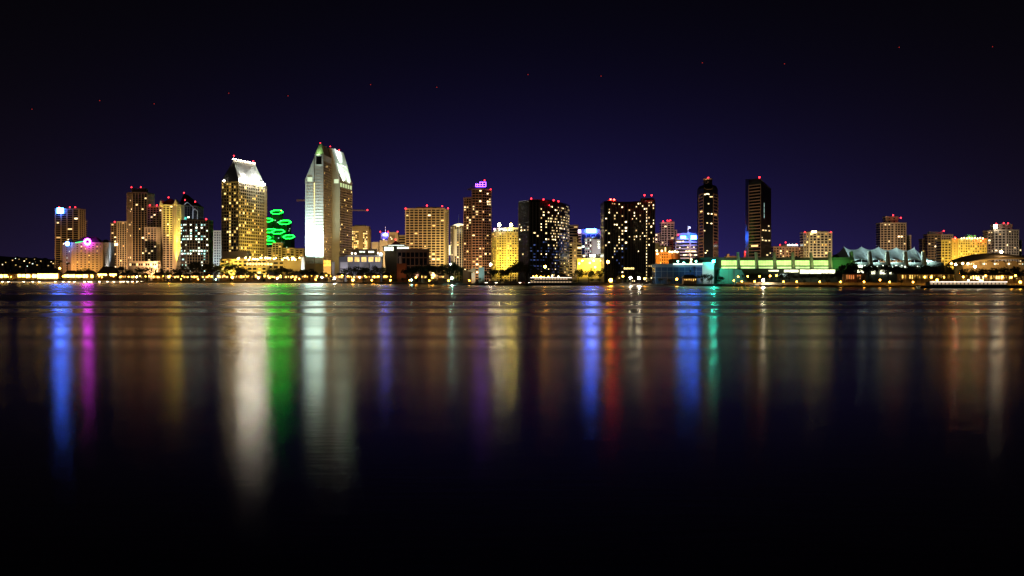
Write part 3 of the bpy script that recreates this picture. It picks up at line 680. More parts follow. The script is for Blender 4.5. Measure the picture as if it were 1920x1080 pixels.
# slim tower with lit crown
r_ = bld('slim_tower', 'slim tower with white lit curved crown and thin antenna', 857, 1700)
section(r_, [(845, 1712), (851, 1700), (870.5, 1704)], 424, 16, 3.4, 4, (.9, .4), (1.2, .5), BROWN, CREAM, lit=.1, seed=41)
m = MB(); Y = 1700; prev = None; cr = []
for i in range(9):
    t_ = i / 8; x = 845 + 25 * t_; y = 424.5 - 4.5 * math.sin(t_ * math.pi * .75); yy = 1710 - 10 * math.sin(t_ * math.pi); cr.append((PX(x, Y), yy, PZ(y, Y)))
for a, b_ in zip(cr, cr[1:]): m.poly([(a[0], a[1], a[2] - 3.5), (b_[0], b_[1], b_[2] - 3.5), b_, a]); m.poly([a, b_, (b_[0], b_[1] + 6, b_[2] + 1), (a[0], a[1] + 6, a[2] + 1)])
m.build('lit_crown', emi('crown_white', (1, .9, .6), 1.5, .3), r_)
glowbox(r_, 'lit_pier', 852.5, 857, 430, 480, 1699.5, mat('pier_white', (.7, .68, .6)), .5)
m = MB(); m.bar((PX(860, 1705), 1705, PZ(424, 1705)), (PX(860, 1705), 1705, PZ(402, 1705)), .4, 5, .15); m.build('antenna', STEEL, r_)
glowbox(r_, 'lit_window', 840.5, 844.5, 460, 478, 1702, emi('crown_white', (1, .9, .6), 1.5), .3)
wash(r_, 857, 1700, 460, (1, .78, .5), 1.0, 40, 100)
# condo tower with purple crown
r_ = bld('condo_tower', 'tall bronze condo tower with glowing purple crown frame', 896, 1505)
section(r_, [(869.5, 1512), (884, 1506)], 371, 18, 3.25, 3.6, (1.0, .5), (.7, .7), mat('rose_concrete', (.36, .24, .18)), lit=.13, style='w', seed=42)
section(r_, [(885, 1500), (904, 1499), (920.5, 1512)], 355, 26, 3.25, 4.4, (1.0, .7), (.5, .3), mat('rose_concrete', (.36, .24, .18)), lit=.17, style='w', seed=43)
m = MB(); Y = 1508
m.poly([(PX(876, Y), Y, PZ(355, Y)), (PX(906, Y), Y, PZ(355, Y)), (PX(906, Y), Y, PZ(346, Y)), (PX(892, Y), Y, PZ(346, Y))])
f = m.v[:]; g = [(x, y + 14, z) for x, y, z in f]; m.poly(g[::-1]); [m.poly([f[i], g[i], g[(i + 1) % 4], f[(i + 1) % 4]][::-1]) for i in range(4)]; m.build('penthouse', DARKC, r_)
PUR = emi('purple_neon', (.24, .06, 1), 14); m = MB(); Y = 1505
for x in (892, 895.5, 900, 905, 911): m.bar((PX(x, Y), Y, PZ(350, Y)), (PX(x, Y), Y, PZ(341 if x > 897 else 344, Y)), .22, 5)
for y in (341.5, 346, 350): m.bar((PX(892 if y > 342 else 899, Y), Y, PZ(y, Y)), (PX(911, Y), Y, PZ(y, Y)), .22, 5)
m.build('crown_frame', PUR, r_)
beacon(r_, 908.5, 338, 1506, .8); beacon(r_, 920, 355, 1506, .8)
wash(r_, 895, 1505, 440, (1, .52, .22), .75, 70); wash(r_, 895, 1505, 495, (1, .66, .25), .8, 30)
# yellow floodlit block
r_ = bld('floodlit_block', 'rounded yellow floodlit block with white lit cornice and two roof lamps', 947, 1600)
section(r_, [(921, 1622), (931, 1605), (950, 1598), (974, 1604)], 436, 20, 3.2, 3.6, (1.4, .3), (1.3, .5), CREAM, lit=.2, style='y', seed=44)
section(r_, [(926, 1618), (934, 1608), (952, 1601), (972, 1606)], 428, 14, 4.5, 3.6, (.9, .4), (.8, .5), WHITE, lit=.65, style='c', seed=45, z0=PZ(436, 1600) + 1.1)
for x, c_ in ((936, (1, .9, .6)), (958, (1, .8, .2))): beacon(r_, x, 421.5, 1598, 1.9, emi('roof_lamp_%d' % x, c_, 90))
beacon(r_, 927, 429.5, 1603, 1.1, emi('pink_lamp', (1, .3, .6), 8))
for x in (930, 945, 962): wash(r_, x, 1602, 470, (1, .70, .07), 1.5, 35, 120)

# dark curved hotel tower, speckled
r_ = bld('curved_tower', 'dark curved hotel tower speckled with golden lit windows', 1022, 1200)
fr = [(973, 1204), (992, 1183), (1012, 1187), (1031, 1198), (1048, 1216), (1060, 1240), (1067.5, 1272)]
def mar1(xp, yp, i, j, r):
    if yp < 387: return False
    if xp < 992: return 'w' if (420 < yp < 434 and r.random() < .35) or r.random() < .012 else False
    p = .20 + .30 * max(0, min(1, (xp - 1005) / 45))
    if yp > 450: p *= .55
    if r.random() < p: return 'w'
    if yp > 452 and r.random() < .5: return 'b'
    return False
section(r_, fr, 379, 45, 2.95, 3.6, (1.35, .25), (1.3, .3), BLACK, DARKC, glass=BLACK, seed=50, ws=.85, fn=mar1, yref=1200)
p2 = outline([(992, 1200), (1012, 1203), (1031, 1212), (1046, 1228)], 25); m = MB(); z_ = PZ(379, 1200); m.prism(p2, z_, z_ + 3.0); m.build('penthouse', BROWN, r_)
for x, y in ((996, 372.5), (1019, 374), (1038, 375.5), (1047, 377.5), (1030, 385)): beacon(r_, x, y, 1195, .8 if x != 1030 else .5)
# group behind the curved towers
r_ = bld('dark_block', 'dark narrow block rising just behind the curved tower', 1075, 1520)
section(r_, [(1066, 1520), (1084, 1520)], 423, 15, 3.4, 5, (1.1, .4), None, BROWN, lit=.08, seed=51); wash(r_, 1075, 1520, 440, WARM, .25, 40)
r_ = bld('balcony_block', 'narrow yellow-lit block with curved balconies beside the curved tower', 1077, 1420)
section(r_, [(1067, 1424), (1074.5, 1420)], 456, 12, 3.1, 9, (1.2, .8), (.9, .5), CREAM, lit=.05, seed=52); section(r_, [(1075.2, 1418), (1081, 1418)], 446, 12, 3.1, 4, (.8, .3), (1.3, .6), CREAM, lit=.1, style='y', seed=53); section(r_, [(1081.5, 1421), (1090, 1423)], 457, 12, 3.1, 9, (1.2, .8), None, CREAM, lit=.06, seed=54)
wash(r_, 1078, 1420, 480, (1, .68, .25), 1.0, 30, 110)
r_ = bld('office_block', 'pale striped block topped by a small pinkish-white sign', 1085, 1560)
section(r_, [(1080.5, 1560), (1089.5, 1560)], 436, 12, 3.6, 8, (1.7, .4), None, mat('rose_wall', (.5, .4, .4)), lit=.05, seed=55)
glowbox(r_, 'lit_sign', 1081, 1089, 431, 436.5, 1558, emi('sign_pink', (.9, .7, 1), 6)); wash(r_, 1085, 1560, 460, (1, .65, .6), .9, 30)
r_ = bld('glass_tower', 'blue glass tower with wide glaring blue-white rooftop sign', 1108, 1600)
section(r_, [(1089.8, 1604), (1126, 1600)], 437, 18, 4, 6.5, None, (.5, .4), mat('rose_wall', (.5, .4, .4)), glass=GLASSB, lit=.06, style='c', seed=56)
block(r_, 'sign_band', [(1089, 1603), (1126, 1599)], 437, 429.5, mat('rose_wall', (.5, .4, .4)), 10, 1600)
glowbox(r_, 'lit_sign', 1099.5, 1117.5, 428.8, 436, 1598, emi('sign_blue4', (.02, .10, 1), 75)); wash(r_, 1108, 1600, 450, (.55, .5, 1), .4, 40)
for i in range(16): glowbox(r_, 'lit_window', 1097 + rnd.random() * 14, 1099.5 + rnd.random() * 14, 449 + (i % 6) * 2.6, 450.8 + (i % 6) * 2.6, 1596.5 - i * .05, rnd.choice(WIN['c']), .2) if False else None
r_ = bld('dark_block', 'thin dark reddish block with one red lamp beside the wide black tower', 1130, 1640)
section(r_, [(1126.5, 1640), (1137, 1640)], 436, 12, 3.5, 5, (1, .3), None, mat('red_wall', (.3, .12, .1)), lit=.1, seed=57); beacon(r_, 1127.5, 435, 1638, .9); wash(r_, 1130, 1640, 450, (1, .4, .3), .3, 40)
r_ = bld('plain_block', 'plain grey blank-walled block above the yellow floodlit low block', 1120, 1460)
block(r_, 'wall', [(1110, 1462), (1130, 1460)], None, 448, GREY, 14); block(r_, 'roof_plant', [(1112, 1464), (1120, 1464)], 448, 444.5, STEEL, 6, 1460)
for (x, y) in ((1122.5, 458), (1122.5, 462), (1123, 464.5), (1122.3, 453)): glowbox(r_, 'lit_window', x - 1.2, x + 1.2, y - .8, y + .8, 1459, WIN['c'][1], .2)
section(r_, [(1097, 1470), (1109.5, 1468)], 447, 10, 3.4, 3, (1, .3), (.6, .3), mat('rose_wall', (.5, .4, .4)), lit=.45, style='c', seed=58)
wash(r_, 1118, 1460, 462, (.8, .88, 1), .75, 40); wash(r_, 1103, 1468, 470, (1, .6, .5), .5, 30)
r_ = bld('floodlit_low_block', 'low block washed in strong yellow floodlight between the dark towers', 1108, 1300)
block(r_, 'wall', [(1082, 1302), (1133, 1300)], None, 484, CREAM, 16); block(r_, 'upper_storey', [(1104, 1310), (1133, 1310)], None, 477, CREAM, 12)
for i in range(7): glowbox(r_, 'window', 1112 + i * 2.9, 1113.6 + i * 2.9, 481, 483, 1309.8, GLASS, .1)
for x in (1087, 1106, 1124): wash(r_, x, 1300, 492, (1, .66, .05), 2.6, 16, 130)
for x, y in ((1086, 494), (1092, 489), (1106, 493), (1113, 489), (1116, 501), (1127, 489), (1095, 480)): beacon(r_, x, y, 1290, .9, emi('yard_gold', (1, .8, .35), 12))
for x in (1108, 1114): beacon(r_, x, 479.5, 1297, 1.2, emi('terrace_cool', (.9, 1, .85), 26))

# wide black tower
r_ = bld('concave_tower', 'wide black hotel tower with a full column of lit stair windows', 1180, 1185)
fr = [(1133, 1198), (1146, 1194), (1163, 1206), (1184, 1206), (1203, 1190), (1215, 1180), (1228, 1170)]
def mar2(xp, yp, i, j, r):
    if yp < 379: return False
    if 1209.5 < xp < 1213.5: return 'w' if yp > 390 else False
    if xp > 1217: return 'w' if r.random() < (.9 if yp < 388 else .2) else False
    if xp < 1143: return 'w' if r.random() < .38 and yp < 470 else False
    p = .17 if yp < 470 else .08
    if 1155 < xp < 1180: p += .05
    if yp > 452 and 1150 < xp < 1180 and r.random() < .2: return 'b'
    return 'w' if r.random() < p else False
section(r_, fr, 377, 40, 2.9, 3.6, (1.4, .25), (1.4, .3), BLACK, DARKC, glass=BLACK, seed=60, ws=.82, fn=mar2, yref=1180)
z_ = PZ(377, 1180)
for a, b_, Y, h in ((1139, 1156, 1203, 2.6), (1203, 1226, 1190, 3.6)):
    m = MB(); m.prism(outline([(a, Y), (b_, Y)], 12), z_, z_ + h); m.build('penthouse', BROWN, r_)
for x, y in ((1145, 374), (1151.5, 374.5), (1208.5, 366), (1222, 366)): beacon(r_, x, y, 1195, .85, RED if x > 1200 else emi('red_beacon_strong', (1, .015, .01), 80))
for i, x in enumerate((1171, 1174.2, 1177.4, 1181, 1184.4, 1187.6)): glowbox(r_, 'lit_letter_panel', x - 1.2, x + 1.2, 501.5 + (i % 2) * .4, 505, 1165, emi('canopy_gold', (1, .75, .25), 2.2), .3)

# pale stepped towers behind
r_ = bld('stepped_tower', 'pale stepped apartment tower with cluster of red lights on top', 1250, 1700)
section(r_, [(1229, 1722), (1241, 1716)], 438, 15, 3.2, 4, (.9, .4), (.7, .5), mat('rose_wall', (.5, .4, .4)), lit=.22, seed=61)
section(r_, [(1240, 1702), (1251, 1700), (1264, 1702)], 418, 18, 3.2, 4.4, (.9, .5), (.7, .5), mat('rose_wall', (.5, .4, .4)), lit=.16, seed=62)
section(r_, [(1264.5, 1708), (1269, 1708)], 432, 12, 3.2, 4, (.9, .4), (.7, .5), mat('rose_wall', (.5, .4, .4)), lit=.1, seed=63)
block(r_, 'penthouse', [(1251, 1706), (1264, 1706)], 418, 414.5, CREAM, 8, 1700)
for x, y in ((1243.5, 415), (1251.5, 413.5), (1254.5, 414), (1257, 413)): beacon(r_, x, y, 1698, .8)
wash(r_, 1250, 1700, 450, (1, .62, .5), .8, 60)
r_ = bld('red_block', 'narrow reddish block wedged between the pale stepped tower and terraced hotel', 1262, 1620)
section(r_, [(1255, 1622), (1268, 1620)], 451, 10, 3.3, 4, (1, .3), (.6, .4), mat('red_wall', (.3, .12, .1)), lit=.15, style='o', seed=64); wash(r_, 1262, 1620, 470, (1, .35, .2), .5, 30)
r_ = bld('terraced_hotel', 'white banded hotel with two glaring blue-white signs and rooftop flag', 1290, 1560)
section(r_, [(1267, 1575), (1294, 1556), (1309, 1566)], 447.5, 20, 4.3, 30, (2.3, .5), (.8, .6), mat('rose_white', (.62, .54, .52)), lit=0, seed=65)
section(r_, [(1273, 1574), (1293, 1560), (1305, 1568)], 438, 12, 4, 9, None, (.5, .3), mat('lilac_wall', (.55, .52, .58)), glass=mat('lilac_wall', (.55, .52, .58)), lit=0, z0=PZ(447, 1556), seed=66)
SG5 = emi('sign_blue5', (.02, .13, 1), 75)
glowbox(r_, 'lit_sign', 1276, 1286, 442.5, 447, 1556, SG5); glowbox(r_, 'lit_sign', 1295.5, 1306, 441.5, 448.5, 1553, SG5)
for (x, y, w) in ((1271, 453, 2), (1275, 453, 2), (1281, 452.5, 1), (1274.5, 464, 1), (1289.5, 463.5, 1), (1301, 463.5, 1), (1287, 471, 2), (1292, 471, 2), (1299, 471, 3), (1303, 471, 2), (1284, 478, 3), (1305, 478, 3), (1295, 478, 1)): glowbox(r_, 'lit_window', x - w, x + w, y - .8, y + .8, 1552, WIN['w'][1], .2)
m = MB(); m.bar((PX(1290, 1562), 1562, PZ(438, 1562)), (PX(1290, 1562), 1562, PZ(423.5, 1562)), .4, 6, .25); m.build('flagpole', WHITE, r_)
m = MB()
for i in range(4):
    a = PX(1290.3, 1562) + i * .75; m.poly([(a, 1562 + .3 * math.sin(i), PZ(424 + i * .3, 1562)), (a, 1562 + .3 * math.sin(i), PZ(427.2 + i * .35, 1562)), (a + .75, 1562 + .3 * math.sin(i + 1), PZ(427.5 + i * .35, 1562)), (a + .75, 1562 + .3 * math.sin(i + 1), PZ(424.3 + i * .3, 1562))])
m.build('flag', WHITE, r_)
sub_spot(r_, (PX(1288, 1554), 1554, PZ(439, 1562)), (PX(1290.5, 1562), 1562, PZ(429, 1562)), 12000, (.9, .9, 1), 60)
beacon(r_, 1271, 440.5, 1570, .9); wash(r_, 1287, 1560, 470, (1, .66, .5), .9, 50)
r_ = bld('brick_block', 'orange floodlit brick block with round corner and parapet lamps', 1250, 1350)
section(r_, [(1229.5, 1354), (1236, 1352)], 474, 14, 8, 6, (.8, .2), None, BRICK, glass=BRICK, lit=0, seed=67)
section(r_, [(1236.3, 1352), (1257, 1350)], 474, 14, 3.2, 2.6, (1.0, .3), (1.2, .4), BRICK, lit=.12, style='o', seed=68)
section(r_, [(1257.3, 1350), (1264, 1352), (1270, 1358), (1274, 1368)], 474, 14, 3.2, 3, (2.0, .3), (2.4, .4), BRICK, lit=.2, style='o', seed=69)
block(r_, 'penthouse', [(1236, 1362), (1259, 1362)], 474, 462, TAN, 10, 1350); block(r_, 'roof_cap', [(1235.5, 1361), (1252, 1361)], 462, 460, ROOFD, 12, 1350); block(r_, 'stair_tower', [(1229, 1364), (1236, 1364)], 474, 455, CREAM, 8, 1350)
for x, y in ((1231.5, 470), (1241, 470.5), (1255.5, 472), (1260.5, 472.5), (1265.5, 471.5), (1270, 472.5), (1232.5, 476)): beacon(r_, x, y, 1347, 1.1, emi('parapet_gold', (1, .75, .35), 7))
glowbox(r_, 'lit_pillar', 1246.6, 1248.6, 464, 471.5, 1345, WIN['y'][1])
wash(r_, 1240, 1350, 484, (1, .50, .06), 2.2, 22, 130); wash(r_, 1264, 1354, 484, (1, .36, .06), 1.2, 22, 110)

# twin striped towers
def stripes(root, A, B, z0, z1, fh, wall, seed, lit=.05):
    nf = int((z1 - z0) / fh); facade(root, A, B, z0, z0 + nf * fh, 1, nf, wall, lit, 'o', seed, (1.0, .45), .3)
r_ = bld('striped_tower', 'slender dark tower with striped sides and round notched crown', 1328, 1360)
fr = [(1310.5, 1376), (1319.5, 1352), (1337, 1352), (1346, 1376)]
pts = outline(fr, 14); z_ = PZ(352, 1352); m = MB(); m.prism(pts, GZ, z_); m.build('glazing', BLACK, r_)
m = MB(); q2 = offset(pts, -2.0); n = len(pts)
for i in range(n): m.poly([(*pts[i], z_), (*pts[(i + 1) % n], z_), (*q2[(i + 1) % n], PZ(345.5, 1352)), (*q2[i], PZ(345.5, 1352))])
m.poly([(*p, PZ(345.5, 1352)) for p in q2]); m.build('shoulder', BLACK, r_)
m = MB(); cx, cyy, R = PX(1327.5, 1362), 1363, 8.3 / F * 1362
m.prism([(cx + R * math.cos(2 * math.pi * i / 20), cyy + R * math.sin(2 * math.pi * i / 20)) for i in range(20)], z_ - 6, PZ(337.5, 1362)); m.build('crown_drum', BLACK, r_)
m = MB(); R += .25; m.prism([(cx + R * math.cos(2 * math.pi * i / 20), cyy + R * math.sin(2 * math.pi * i / 20)) for i in range(20)], PZ(337.6, 1362), PZ(334.6, 1362)); m.build('crown_rim', COPPER, r_)
m = MB()
for i in range(10):
    a, b_ = math.pi + math.pi * i / 10, math.pi + math.pi * (i + 1) / 10; m.bar((PX(1328.5, 1351) + 4.8 * math.cos(a), 1351, PZ(351, 1351) + 2.6 * math.sin(a)), (PX(1328.5, 1351) + 4.8 * math.cos(b_), 1351, PZ(351, 1351) + 2.6 * math.sin(b_)), .3, 5)
m.build('arc_trim', COPPER, r_)
stripes(r_, pts[0], pts[1], GZ, PZ(363, 1352), 3.5, COPPER, 71, .03); stripes(r_, pts[2], pts[3], GZ, PZ(363, 1352), 3.5, COPPER, 72, .06)
L_, d_ = seginfo(pts[1], pts[2]); rr4 = random.Random(9)
for x, y in ((1322, 364.5), (1325.5, 363.5), (1328.5, 364), (1332, 369), (1335, 369), (1328.5, 382), (1328, 400.5), (1334.5, 401), (1326, 418), (1334, 419), (1321, 432.5), (1323, 474), (1326, 470)): litwin(r_, pts[1], d_, PX(x, 1352) - pts[1][0], PZ(y, 1352), 1.6, 1.1, rr4.choice(WIN['w'][:2]))
beacon(r_, 1328, 333.5, 1362, .9); flood(r_, 1360, 1310, GZ + 4, (1332, 430, 1360), (1, .55, .3), .22, 90); flood(r_, 1296, 1310, GZ + 4, (1322, 430, 1360), (1, .55, .3), .22, 90); flood(r_, 1318, 1345, PZ(342, 1345), (1327, 336, 1360), (1, .5, .3), .6, 60)
r_ = bld('striped_tower', 'slender dark tower with striped left face and slanting curved top', 1425, 1365)
fr = [(1404, 1374), (1427, 1352), (1446, 1384)]
pts = outline(fr, 10)
tops = [PZ(338, 1374), PZ(336, 1352), PZ(354, 1384), PZ(354, 1394), PZ(336, 1394)]
m = MB(); m.prism(pts, GZ, 0, tops); m.build('glazing', BLACK, r_)
m = MB(); m.prism(offset(outline([(1406, 1378), (1424, 1358)], 10), .2), tops[1] - 4, PZ(333.8, 1358)); m.build('crown_box', COPPER, r_)
m = MB(); pr = None
for i in range(9):
    t_ = i / 8; A_ = Vector((*pts[1], 0)).lerp(Vector((*pts[2], 0)), .0 + t_); z = tops[1] + (tops[2] - tops[1]) * t_ - 5 * math.sin(t_ * math.pi) * .5 + .3
    c = (A_.x, A_.y - .4, z)
    if pr: m.bar(pr, c, .3, 5)
    pr = c
m.build('arc_trim', COPPER, r_)
stripes(r_, pts[0], pts[1], GZ, PZ(345, 1360), 3.5, COPPER, 73, .045)
L_, d_ = seginfo(pts[1], pts[2])
for t_, y, w, mt in ((.3, 385, 1.0, 'c'), (.3, 395, 1.0, 'c'), (.3, 405, 1.0, 'c'), (.75, 423, 4, 'w'), (.2, 432, 6, 'w'), (.45, 432, 5, 'w'), (.8, 432, 4, 'w'), (.15, 450.5, 5, 'w'), (.45, 451, 7, 'w'), (.8, 450.5, 5, 'w'), (.6, 478, 6, 'w'), (.9, 474, 3, 'w'), (.1, 446, 2, 'w')): litwin(r_, pts[1], d_, L_ * t_, PZ(y, 1365), w, 1.2 if mt == 'w' else 5, WIN[mt][0 if mt == 'w' else 2])
beacon(r_, 1424, 332.5, 1358, 1.0); flood(r_, 1385, 1300, GZ + 4, (1415, 430, 1365), (1, .55, .3), .32, 90)

# convention hall
r_ = bld('convention_hall', 'long low convention hall with bright green-lit glazing between slanting fins', 1440, 990)
GG = emi('green_white_glass', (.62, 1, .26), 1.5, .35, .15)
Y = 985
block(r_, 'hall', [(1318, Y + 6), (1600, Y + 6)], None, 487, mat('hall_wall', (.10, .11, .09)), 60); block(r_, 'roof', [(1312, Y + 2), (1602, Y + 2)], 487.5, 482.5, DARKC, 60, Y)
finx = (1384, 1418, 1452, 1486.5, 1521, 1556)
edges = [1350] + list(finx) 
for a, b_ in zip(edges, edges[1:]):
    n = 6
    for k in range(n):
        x0 = a + 2.5 + (b_ - a - 4) * k / n; x1 = a + 2.5 + (b_ - a - 4) * (k + 1) / n - .45
        glowbox(r_, 'lit_pane', x0, x1, 488.5, 497.5, Y + 5.5, GG, .4)
    glowbox(r_, 'lit_strip', a + 2.5, b_ - 2, 500.2, 503.2, Y + 5.5, emi('strip_green', (.66, 1, .34), 1.5, .5, .2), .4)
m = MB()
for y in (491.3, 494.4): m.box(PX(1351, Y), PX(1556, Y), Y + 4.9, Y + 5.05, PZ(y, Y) - .1, PZ(y, Y) + .1)
m.build('glazing_bars', DARKC, r_, 'stuff')
m = MB()
for k in range(70): x = 1340 + k * 3.1; m.bar((PX(x, Y), Y - 5.8, PZ(503.8, Y)), (PX(x, Y), Y - 5.8, PZ(501.4, Y)), .06, 4)
m.bar((PX(1340, Y), Y - 5.8, PZ(501.4, Y)), (PX(1556, Y), Y - 5.8, PZ(501.4, Y)), .08, 4); m.build('railing', STEEL, r_)
for x in finx:
    m = MB(); a = (PX(x - 1.4, Y), PZ(473, Y)); w_ = 1.3
    f = [(PX(x - 2, Y), Y - 4, PZ(473, Y)), (PX(x + .4, Y), Y - 4, PZ(473, Y)), (PX(x + 3.2, Y), Y - 4, PZ(504, Y)), (PX(x - 1.2, Y), Y - 4, PZ(504, Y))]
    m.poly(f[::-1]); g = [(p[0], Y + 3, p[2]) for p in f]; m.poly(g); [m.poly([f[i], f[(i + 1) % 4], g[(i + 1) % 4], g[i]]) for i in range(4)]; m.build('fin', mat('fin_concrete', (.34, .33, .26)), r_)
block(r_, 'balcony_slab', [(1338, Y - 6), (1560, Y - 6)], 506, 503.8, mat('hall_wall', (.10, .11, .09)), 10, Y)
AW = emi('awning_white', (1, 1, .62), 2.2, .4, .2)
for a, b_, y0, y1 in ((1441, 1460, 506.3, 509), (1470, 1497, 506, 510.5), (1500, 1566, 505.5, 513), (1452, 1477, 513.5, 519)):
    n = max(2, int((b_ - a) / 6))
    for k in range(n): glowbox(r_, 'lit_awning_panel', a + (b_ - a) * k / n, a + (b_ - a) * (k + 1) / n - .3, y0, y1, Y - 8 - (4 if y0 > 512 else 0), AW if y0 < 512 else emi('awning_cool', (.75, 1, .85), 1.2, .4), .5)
# left wings
section(r_, [(1229, Y - 20), (1317, Y - 20)], 497, 25, 4.4, 4.4, (.25, .15), (.25, .2), mat('mullion_blue', (.12, .2, .34)), glass=mat('hall_blue_glass', (.02, .06, .16), .25), lit=0, seed=75)
glowbox(r_, 'lit_cornice', 1262, 1317, 494, 496.6, Y - 21, emi('cornice_cool', (.75, 1, .75), 1.4, .4, .1), .5)
block(r_, 'white_wall', [(1317.5, Y - 22), (1338.5, Y - 22)], None, 491.5, WHITE, 20)
block(r_, 'plaza_roof', [(1262, Y + 20), (1350, Y + 20)], None, 485.5, mat('hall_wall', (.10, .11, .09)), 30)
m = MB(); f = [(PX(1342, Y), Y - 15, GZ), (PX(1368, Y), Y - 15, GZ), (PX(1368, Y), Y - 15, PZ(504.5, Y)), (PX(1345, Y), Y - 15, PZ(503.5, Y))]; g = [(x, Y - 5, z) for x, y, z in f]
m.poly(f); m.poly(g[::-1]); [m.poly([f[(i + 1) % 4], f[i], g[i], g[(i + 1) % 4]]) for i in range(4)]; m.build('teal_wall', mat('teal_wall', (.18, .55, .42)), r_)
m = MB(); f = [(PX(1368.5, Y), Y - 14, GZ), (PX(1398, Y), Y - 14, GZ), (PX(1384, Y), Y - 14, PZ(506, Y)), (PX(1368.5, Y), Y - 14, PZ(504.5, Y))]; g = [(x, Y - 5, z) for x, y, z in f]
m.poly(f); m.poly(g[::-1]); [m.poly([f[(i + 1) % 4], f[i], g[i], g[(i + 1) % 4]]) for i in range(4)]; m.build('glass_wedge', mat('teal_glass', (.25, .5, .42)), r_)
TEALL = emi('lamp_teal', (.03, 1, .72), 190)
for x, y, q_ in ((1271, 490, .7), (1282, 493.5, .9), (1305, 490, .7), (1338, 490, 1.0)): beacon(r_, x, y, Y - 24, q_, TEALL if x > 1320 else emi('lamp_teal_dim', (.3, 1, .8), 22))
for x, y in ((1296, 486.5), (1295.5, 492)): beacon(r_, x, y, Y - 23, .8, emi('parapet_gold', (1, .75, .35), 7))
for x, E, c_ in ((1328, .3, (.75, .98, 1)), (1356, .22, (.4, 1, .7)), (1382, .2, (.6, 1, .8)), (1300, .22, (.3, .55, 1))): flood(r_, x, Y - 38, GZ + 1, (x, 508, Y - 20), c_, E, 90)
for x in (1360, 1400, 1440, 1480, 1520, 1555): flood(r_, x, Y - 12, PZ(504, Y), (x + 8, 485, Y), (.7, 1, .3), .25, 120, 1, .5)
flood(r_, 1574, Y - 10, PZ(510, Y), (1572, 490, Y + 5), (.15, 1, .15), 1.2, 90)
# buildings behind the hall
r_ = bld('apartment_block', 'bright cream apartment block with lit balconies behind the convention hall', 1534, 1500)
section(r_, [(1507, 1512), (1517, 1504), (1559.5, 1508)], 436, 18, 3.3, 4.6, (1.1, .5), (1.3, .7), CREAM, lit=.14, style='y', seed=80)
block(r_, 'penthouse', [(1514, 1516), (1551, 1518)], 436, 432.5, CREAM, 10, 1505)
for x in (1509, 1558): beacon(r_, x, 435, 1506, .7)
for x in (1524, 1529): beacon(r_, x, 434.5, 1503, 1.6, emi('parapet_gold', (1, .75, .35), 7))
wash(r_, 1520, 1506, 470, (1, .76, .28), 1.1, 40, 110); wash(r_, 1545, 1508, 470, (1, .72, .5), .7, 40, 110)
r_ = bld('office_block', 'low brownish block with white rooftop lights left of the cream apartments', 1478, 1550)
section(r_, [(1450, 1560), (1472, 1552)], 463, 15, 3.4, 4, (1.5, .3), (1.4, .4), mat('rose_concrete', (.36, .24, .18)), lit=.2, seed=81)
section(r_, [(1472.5, 1552), (1508, 1556)], 464, 15, 3.4, 4, (1.5, .3), (1.4, .4), mat('rose_concrete', (.36, .24, .18)), lit=.12, seed=82)
block(r_, 'penthouse', [(1463, 1560), (1478, 1560)], 463, 458, BROWN, 8, 1552)
for i in range(7): glowbox(r_, 'roof_light', 1476 + i * 3, 1478 + i * 3, 458.5 - (i % 2), 461, 1553, emi('rooflight_cool', (.9, 1, .9), 3), .3)
for x, y in ((1463, 459), (1473, 454.5), (1494, 458.5)): beacon(r_, x, y, 1550, .75)
wash(r_, 1480, 1552, 480, (1, .62, .3), .8, 40)
r_ = bld('striped_annex', 'tiny lit rooftop blocks beside a red lamp between the twin towers', 1395, 1500)
block(r_, 'wall', [(1360, 1502), (1384, 1502)], None, 480, BROWN, 10); block(r_, 'lit_stub', [(1363, 1498), (1368, 1498)], None, 476, CREAM, 6)
block(r_, 'sign_wall', [(1396, 1498), (1404, 1498)], None, 470, mat('red_wall', (.3, .12, .1)), 6)
beacon(r_, 1399.5, 472.5, 1496, 1.6, emi('red_sign_lamp', (1, .03, .05), 30)); beacon(r_, 1399.5, 478, 1496, 1.2, emi('red_sign_lamp', (1, .03, .05), 30)); wash(r_, 1368, 1500, 478, WARM, .9, 20)

